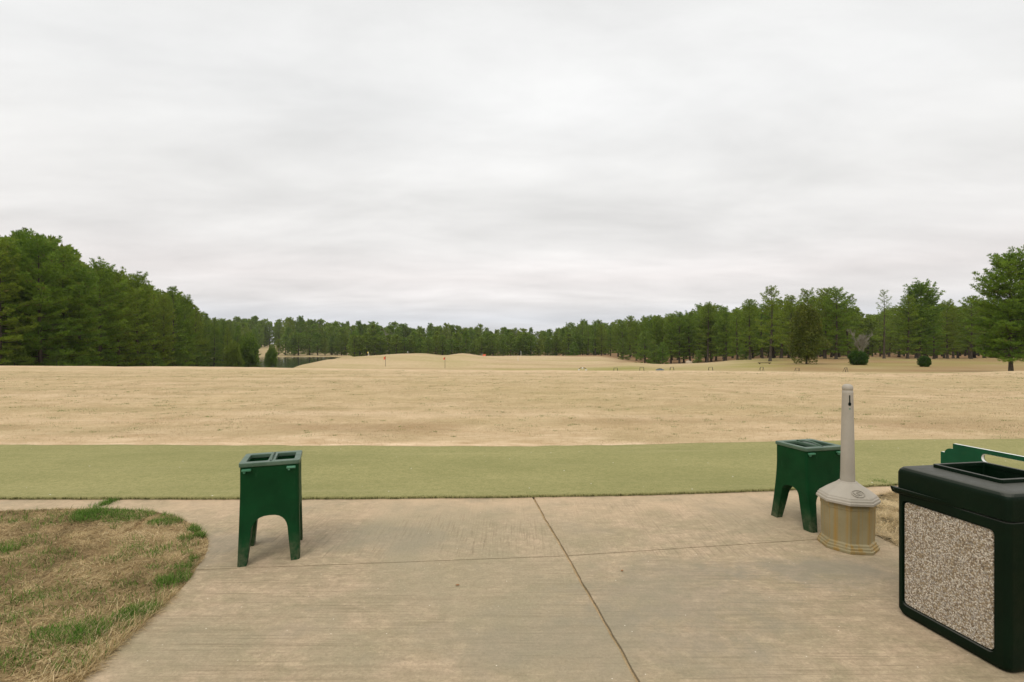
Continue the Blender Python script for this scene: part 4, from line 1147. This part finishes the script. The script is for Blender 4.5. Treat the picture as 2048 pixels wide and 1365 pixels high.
def rrect(w, h, r, n=5, cx=0, cy=0):
    out = []
    for (sx, sy, a0) in ((1, 1, 0), (-1, 1, 90), (-1, -1, 180), (1, -1, 270)):
        for k in range(n + 1):
            a = R(a0 + 90 * k / n); out.append((cx + sx * (w / 2 - r) + r * math.cos(a), cy + sy * (h / 2 - r) + r * math.sin(a)))
    return out
def arch(w0, w1, top, r=None, n=14):
    """opening: width w0 at the floor, w1 at the spring line, rounded head reaching top"""
    sp = top - w1 * .55
    out = [(-w0 / 2, -.05), (-w1 / 2, sp)]
    for k in range(1, n):
        a = math.pi * (1 - k / n); out.append((w1 / 2 * math.copysign(abs(math.cos(a)) ** .8, math.cos(a)), sp + (top - sp) * math.sin(a) ** .8))
    out += [(w1 / 2, sp), (w0 / 2, -.05)]
    return out

# ------------------------------------------------------------------ green plastic stand
SW, SDp, SH = .325, .285, .575
def make_stand():
    root = empty('plastic_stand')
    body = prism(rrect(SW, SDp, .018, 3), 'z', 0, SH - .026)
    wells = [prism(rrect(.125, .215, .012, 3, cx=-.0745), 'z', .33, 1.0), prism(rrect(.115, .215, .012, 3, cx=.079), 'z', .33, 1.0)]
    fb = prism(arch(.235, .195, .265), 'y', -1, 1)
    sb = prism(arch(.150, .125, .275), 'x', -1, 1)
    bmb = bool_diff(body, [fb, sb] + wells)
    for zc_ in (.02, .06, .12, .18, .24, .30, .36, .42):
        bmesh.ops.bisect_plane(bmb, geom=bmb.verts[:] + bmb.edges[:] + bmb.faces[:], plane_co=(0, 0, zc_), plane_no=(0, 0, 1))
    for v in bmb.verts:
        z_ = v.co.z; t = max(0, (.42 - z_) / .42)
        v.co.y += math.copysign(.052 * t ** 1.5, v.co.y) * min(1, abs(v.co.y) / .05)
        v.co.x += math.copysign(.007 * t, v.co.x) * min(1, abs(v.co.x) / .05)
    o = from_bm('body', bmb, M['green'], root); bevel(o, .006, 2, 40)
    lidb = prism(rrect(SW + .012, SDp + .012, .016, 3), 'z', SH - .0245, SH)
    ln = bool_diff(lidb, [prism(rrect(.118, .205, .012, 3, cx=-.0745), 'z', .3, 1.0), prism(rrect(.108, .205, .012, 3, cx=.079), 'z', .3, 1.0)])
    o = from_bm('top_rim', ln, M['lid'], root); bevel(o, .004, 2, 40)
    dv = MB(); dv.tube([(.002, -.12, SH - .002), (.002, -.04, SH + .012), (.002, .04, SH + .012), (.002, .12, SH - .002)], [.006, .007, .007, .006], 8); dv.build('divider_bar', M['lid'], root, smooth=True)
    kb = MB(); kb.tube([(0.0, .10, SH - .01), (.0, .10, SH + .006), (0, .10, SH + .007)], [.012, .010, .001], 10); kb.build('knob', M['green'], root)
    for cx_ in (-.125, .118):
        l = MB(); l.box((cx_, -SDp / 2 - .010, SH - .040), (.050, .020, .012)); l.box((cx_ - .012, -SDp / 2 - .008, SH - .052), (.012, .014, .012))
        lo = l.build('latch', M['latch'], root); bevel(lo, .0025)
    return root
st = make_stand()
st.scale = (1, 1, 1.035); st.location = (-1.512, 3.155, 0); st.rotation_euler = (0, 0, R(20))
tag(st, 'dark green plastic stand with two wells, standing alone on the left of the paving', 'stand', 'green plastic stands on the paving')
s2 = copy_tree(st)
s2.scale = (1, 1, 1); s2.location = (2.185, 3.68, 0); s2.rotation_euler = (0, 0, R(14))
tag(s2, 'dark green plastic stand with two wells, turned corner on behind the ash receptacle', 'stand', 'green plastic stands on the paving')

# ------------------------------------------------------------------ ash receptacle
def octa(r, z, rot=0.0, n=8, fr=1.0, squash=1.0):
    return [Vector((r * math.cos(R(22.5) + k * 2 * math.pi / n) * squash, r * math.sin(R(22.5) + k * 2 * math.pi / n), z)) for k in range(n)]
def loft(rings, name, mat, parent, bev=0.0, smooth=False, cap=True):
    b = bmesh.new(); vr = [[b.verts.new(v) for v in r] for r in rings]; n_ = len(rings[0])
    for i in range(len(rings) - 1):
        for k in range(n_): b.faces.new((vr[i][k], vr[i][(k + 1) % n_], vr[i + 1][(k + 1) % n_], vr[i + 1][k]))
    if cap: b.faces.new(vr[0][::-1]); b.faces.new(vr[-1])
    o = from_bm(name, b, mat, parent, smooth)
    if bev: bevel(o, bev, 2, 15)
    return o
urn = empty('ash_receptacle', (2.178, 3.245, 0), R(-6.5), label='beige ash receptacle with octagonal stained base and tall tapering neck', cat='ash bin')
loft([octa(.170, 0.0), octa(.172, .018), octa(.164, .021), octa(.164, .034), octa(.156, .037), octa(.155, .050), octa(.147, .054), octa(.146, .06)], 'base_rim', M['urnb'], urn, .002)
loft([octa(.1455, .055), octa(.149, .18), octa(.150, .262), octa(.153, .264), octa(.153, .31)], 'body', M['urnb'], urn, .003)
loft([octa(.158, .298), octa(.176, .300), octa(.176, .315), octa(.170, .318), octa(.168, .330), octa(.162, .333), octa(.158, .343), octa(.152, .347),
      octa(.115, .375), octa(.078, .398), octa(.058, .412), octa(.052, .420)], 'lid', M['urn'], urn, .002)
rn = []
for r_, z_ in [(a_ * .83, b_) for a_, b_ in ((.055, .408), (.0505, .425), (.048, .50), (.0455, .64), (.0425, .78), (.039, .92), (.0375, .985), (.0375, 1.0), (.0345, 1.003), (.0345, 1.007), (.0375, 1.010), (.0375, 1.022), (.034, 1.033), (.026, 1.041), (.013, 1.045), (.001, 1.046))]:
    rn.append([Vector((r_ * math.cos(2 * math.pi * k / 24), r_ * math.sin(2 * math.pi * k / 24), z_)) for k in range(24)])
nk = loft(rn, 'neck', M['urn'], urn, 0, True)
for f in nk.data.polygons: f.use_smooth = True
# keyhole slot: a dark recess with round foot, on the right-front of the neck
ang = R(-96.5)
def on_neck(dz, dw, out):
    z_ = dz; r_ = float(np.interp(z_, [.92, .985], [.0324, .0311])) + out
    a_ = ang + dw / .031
    return Vector((r_ * math.cos(a_), r_ * math.sin(a_), z_))
kb = bmesh.new(); outl = [(-.0035, .975), (.0035, .975), (.0035, .930), (.0075, .925), (.0085, .917), (.006, .909), (0, .906), (-.006, .909), (-.0085, .917), (-.0075, .925), (-.0035, .930)]
fr_ = [kb.verts.new(on_neck(z_, w_, .0008)) for w_, z_ in outl]; bk_ = [kb.verts.new(on_neck(z_, w_, -.004)) for w_, z_ in outl]
kb.faces.new(fr_)
for i in range(len(outl)): kb.faces.new((fr_[i], fr_[(i + 1) % len(outl)], bk_[(i + 1) % len(outl)], bk_[i]))
from_bm('slot', kb, M['dark'], nk)
hb = MB(); p_ = on_neck(.888, 0, -.002); d_ = Vector((math.cos(ang), math.sin(ang), 0)); hb.tube([p_, p_ + d_ * .0035, p_ + d_ * .0036], [.0045, .0045, .0005], 10); hb.build('screw', M['latch'], nk)
# embossed oval badge on the facet of the lid
fa = R(-90); fn = Vector((math.cos(fa), math.sin(fa), 0))
cB = fn * .118 + Vector((0, 0, .3655)); up = (Vector((0, 0, 1)) * .62 - fn * .78).normalized(); sdv = Vector((-fn.y, fn.x, 0)); nb_ = sdv.cross(up).normalized()
if nb_.z < 0: nb_ = -nb_
eb = MB()
def el(a_, rx, ry): return cB + sdv * rx * math.cos(a_) + up * ry * math.sin(a_) + nb_ * .003
for rx, ry, rr in ((.036, .026, .0026),):
    pts = [el(2 * math.pi * k / 32, rx, ry) for k in range(33)]; eb.tube(pts, [rr] * 33, 6)
sw = [(-.6, -.35), (-.2, -.5), (.25, -.35), (.2, -.02), (-.2, .05), (-.25, .35), (.2, .5), (.6, .35)]
eb.tube([cB + sdv * a_ * .030 + up * b_ * .026 + nb_ * .003 for a_, b_ in sw], [.0022] * len(sw), 6)
for s_ in (-1, 1):
    eb.tube([cB + sdv * s_ * .026 + up * .008 + nb_ * .003, cB + sdv * s_ * .014 - up * .010 + nb_ * .003], [.002, .002], 6)
eb.build('badge', M['urn'], urn, smooth=True)

# ------------------------------------------------------------------ litter bin with aggregate panels
A_ = Vector((.168, -.986, 0)); BW = .477
P1 = Vector((1.868, 2.43, 0)); Bv = Vector((.986, .168, 0))
bc_ = P1 + A_ * BW / 2 + Bv * BW / 2
# local axes: local -x faces the camera side panel (outward normal = -Bv), local +y = -A_
bin_rz = math.atan2(Bv.y, Bv.x)
bin_ = 0
binr = empty('litter_bin', (bc_.x, bc_.y, 0), bin_rz, label='black square litter bin with pebble panels and an open top at the right edge', cat='litter bin')
BH = .60
def sq_ring(w, z, r=.023, n=4): return [Vector((x_, y_, z)) for x_, y_ in rrect(w, w, r, n)]
bodyb = bmesh.new(); rr = [sq_ring(BW - .03, 0.0, .03), sq_ring(BW - .008, .010, .035), sq_ring(BW, .03), sq_ring(BW, BH - .004), sq_ring(BW - .01, BH - .002)]
vr = [[bodyb.verts.new(v) for v in r] for r in rr]; n_ = len(rr[0])
for i in range(len(rr) - 1):
    for k in range(n_): bodyb.faces.new((vr[i][k], vr[i][(k + 1) % n_], vr[i + 1][(k + 1) % n_], vr[i + 1][k]))
bodyb.faces.new(vr[0][::-1]); bodyb.faces.new(vr[-1])
bmesh.ops.recalc_face_normals(bodyb, faces=bodyb.faces)
PW, PH, PZ = .395, .500, .305
rec = []
for s_ in (-1, 1):
    x0 = s_ * (BW / 2 - .012); rec.append(prism([(a_, b_) for a_, b_ in rrect(PW, PH, .022, 4, cy=PZ, cx=.012)], 'x', min(x0, x0 + s_ * .1), max(x0, x0 + s_ * .1)))
bb = bool_diff(bodyb, rec)
bo = from_bm('body', bb, M['binm'], binr); bevel(bo, .005, 2, 40)
for k in (0, 2):
    cxo = .012 if k in (0, 2) else 0
    pb_ = prism(rrect(PW - .012, PH - .012, .020, 4, cy=PZ, cx=cxo if k == 0 else -cxo), 'x', -BW / 2 + .007, -BW / 2 + .0135)
    po = from_bm('pebble_panel', pb_, M['agg'], binr); bevel(po, .002, 1, 40); po.rotation_euler = (0, 0, k * math.pi / 2)
# lid: hollow hood with a raised rectangular opening
lidr = [sq_ring(BW - .012, BH + .001), sq_ring(BW + .004, BH + .004, .023), sq_ring(BW + .004, BH + .085, .023), sq_ring(BW - .004, BH + .100, .024), sq_ring(BW - .018, BH + .110, .03), sq_ring(BW - .044, BH + .114, .03), sq_ring(.32, BH + .118, .01)]
lb = bmesh.new(); vr = [[lb.verts.new(v) for v in r] for r in lidr]
for i in range(len(lidr) - 1):
    for k in range(n_): lb.faces.new((vr[i][k], vr[i][(k + 1) % n_], vr[i + 1][(k + 1) % n_], vr[i + 1][k]))
lb.faces.new(vr[0][::-1]); lb.faces.new(vr[-1]); bmesh.ops.recalc_face_normals(lb, faces=lb.faces)
OC = (.030, .023)   # centre of the opening
lb2 = bool_diff(lb, [prism(rrect(.262, .262, .008, 2, cx=OC[0], cy=OC[1]), 'z', BH + .02, 1.2)])
lo = from_bm('lid', lb2, M['binm'], binr); bevel(lo, .004, 2, 45)
rim = bool_diff(prism(rrect(.292, .292, .012, 3, cx=OC[0], cy=OC[1]), 'z', BH + .112, BH + .134), [prism(rrect(.258, .258, .006, 2, cx=OC[0], cy=OC[1]), 'z', .5, 1.2)])
ri = from_bm('opening_rim', rim, M['binm'], lo); bevel(ri, .003, 2, 45)
ins = bmesh.new()
ins.free()
# flared grip lip under the lid on the panel side
lp = bmesh.new(); N = 26; ringl = []
for i in range(N + 1):
    t = i / N; y_ = BW / 2 + .012 - t * BW * .66
    out = .030 * (1 - t) ** 1.3 * (1 if t > .04 else .7) + .0008; zc_ = BH + .001
    x_ = -BW / 2
    ringl.append([lp.verts.new((x_ + .01, y_, zc_ + .008)), lp.verts.new((x_ - out * .95, y_, zc_ + .012)), lp.verts.new((x_ - out, y_, zc_ + .006)), lp.verts.new((x_ - out * .55, y_, zc_ - .012 * (1 - t) - .002)), lp.verts.new((x_ + .01, y_, zc_ - .024 * (1 - t) - .002))])
for i in range(N):
    for k in range(5): lp.faces.new((ringl[i][k], ringl[i][(k + 1) % 5], ringl[i + 1][(k + 1) % 5], ringl[i + 1][k]))
lp.faces.new(ringl[0]); lp.faces.new(ringl[-1][::-1])
from_bm('lip', lp, M['binm'], lo, smooth=False)

# ------------------------------------------------------------------ green bag rack behind the bin
def rack_outline(L, H0, step=.062, sh=.042):
    """stepped ends with a concave quarter curve; x along the board, y = height"""
    top = H0; lo_ = H0 - sh - .016
    left = [(0, .16), (0, lo_), (.022, lo_)]
    for k in range(1, 8):
        a = R(90 * k / 8); left.append((.022 + .045 * (1 - math.cos(a)) , lo_ + .030 * math.sin(a)))
    left += [(.067, lo_ + .030), (.067, top)]
    right = [(L - x_, y_) for x_, y_ in left][::-1]
    return left + right
RL, RH = 1.10, .748
Rp = Vector((2.462, 2.86, 0))
rack = empty('bag_rack', (Rp.x, Rp.y, 0), math.atan2(A_.y, A_.x), label='green board rack with white edges and a long rounded slot behind the litter bin', cat='rack')
def board(th, y0, inset, mat, name, parent):
    ol = rack_outline(RL, RH)
    b = prism(ol, 'y', y0 - th / 2, y0 + th / 2)
    sl = prism(rrect(.68, .044 + 2 * inset, .0215 + inset, 8, cx=RL / 2, cy=RH - .046), 'y', -1, 1)
    r = bool_diff(b, [sl]); 
    return from_bm(name, r, mat, parent)
bd = board(.016, 0, 0, M['white'], 'board', rack)
board(.0035, -.0102, .0022, M['board'], 'face', bd); board(.0035, .0102, .0022, M['board'], 'face', bd)
for x_ in (.16, RL - .16):
    l = MB(); l.box((x_, .045, .33), (.07, .045, .66)); lg = l.build('leg', M['board'], rack); bevel(lg, .004)
    l = MB(); l.box((x_, .045, .02), (.09, .40, .04)); ft = l.build('foot', M['board'], rack); bevel(ft, .004)

# ------------------------------------------------------------------ small litter on the ground
def leaf_obj(px, py, sc, rz, label):
    x, y = G(px, py)
    V = []; N = 7
    for i in range(N + 1):
        t = i / N; w = math.sin(t * math.pi) ** .8 * .35
        for s_ in (-1, 0, 1): V.append((t - .5, s_ * w, .10 * abs(s_) + .16 * (t - .5) ** 2))
    Fc = []
    for i in range(N):
        for k in (0, 1): a = i * 3 + k; Fc.append((a, a + 1, a + 4, a + 3))
    m = MB(); m.add(V, Fc); o = m.build('dead_leaf', M['leaf']); o.location = (x, y, .003); o.scale = (sc, sc, sc); o.rotation_euler = (0, 0, rz)
    so = o.modifiers.new('s', 'SOLIDIFY'); so.thickness = .02
    tag(o, label, 'leaf', 'dead leaves on the paving')
leaf_obj(915, 1172, .022, .2, 'small curled dead leaf left of the long joint on the paving')
leaf_obj(1244, 1143, .020, 1.0, 'small dead leaf right of the long joint on the paving')

# ------------------------------------------------------------------ thin winter haze over the range
hm = bpy.data.materials.new('winter_haze'); hm.use_nodes = True; ht = hm.node_tree
ht.nodes.remove(ht.nodes['Principled BSDF'])
pv = ht.nodes.new('ShaderNodeVolumePrincipled'); pv.inputs['Density'].default_value = 0.00013; pv.inputs['Color'].default_value = (.92, .92, .90, 1); pv.inputs['Anisotropy'].default_value = 0.2
ht.links.new(pv.outputs[0], ht.nodes['Material Output'].inputs['Volume'])
hb_ = MB(); hb_.box((0, 770, 11), (3000, 1720, 40)); hz_ = hb_.build('haze', hm); tag(hz_, 'thin pale haze over the range', 'haze', None, 'stuff')
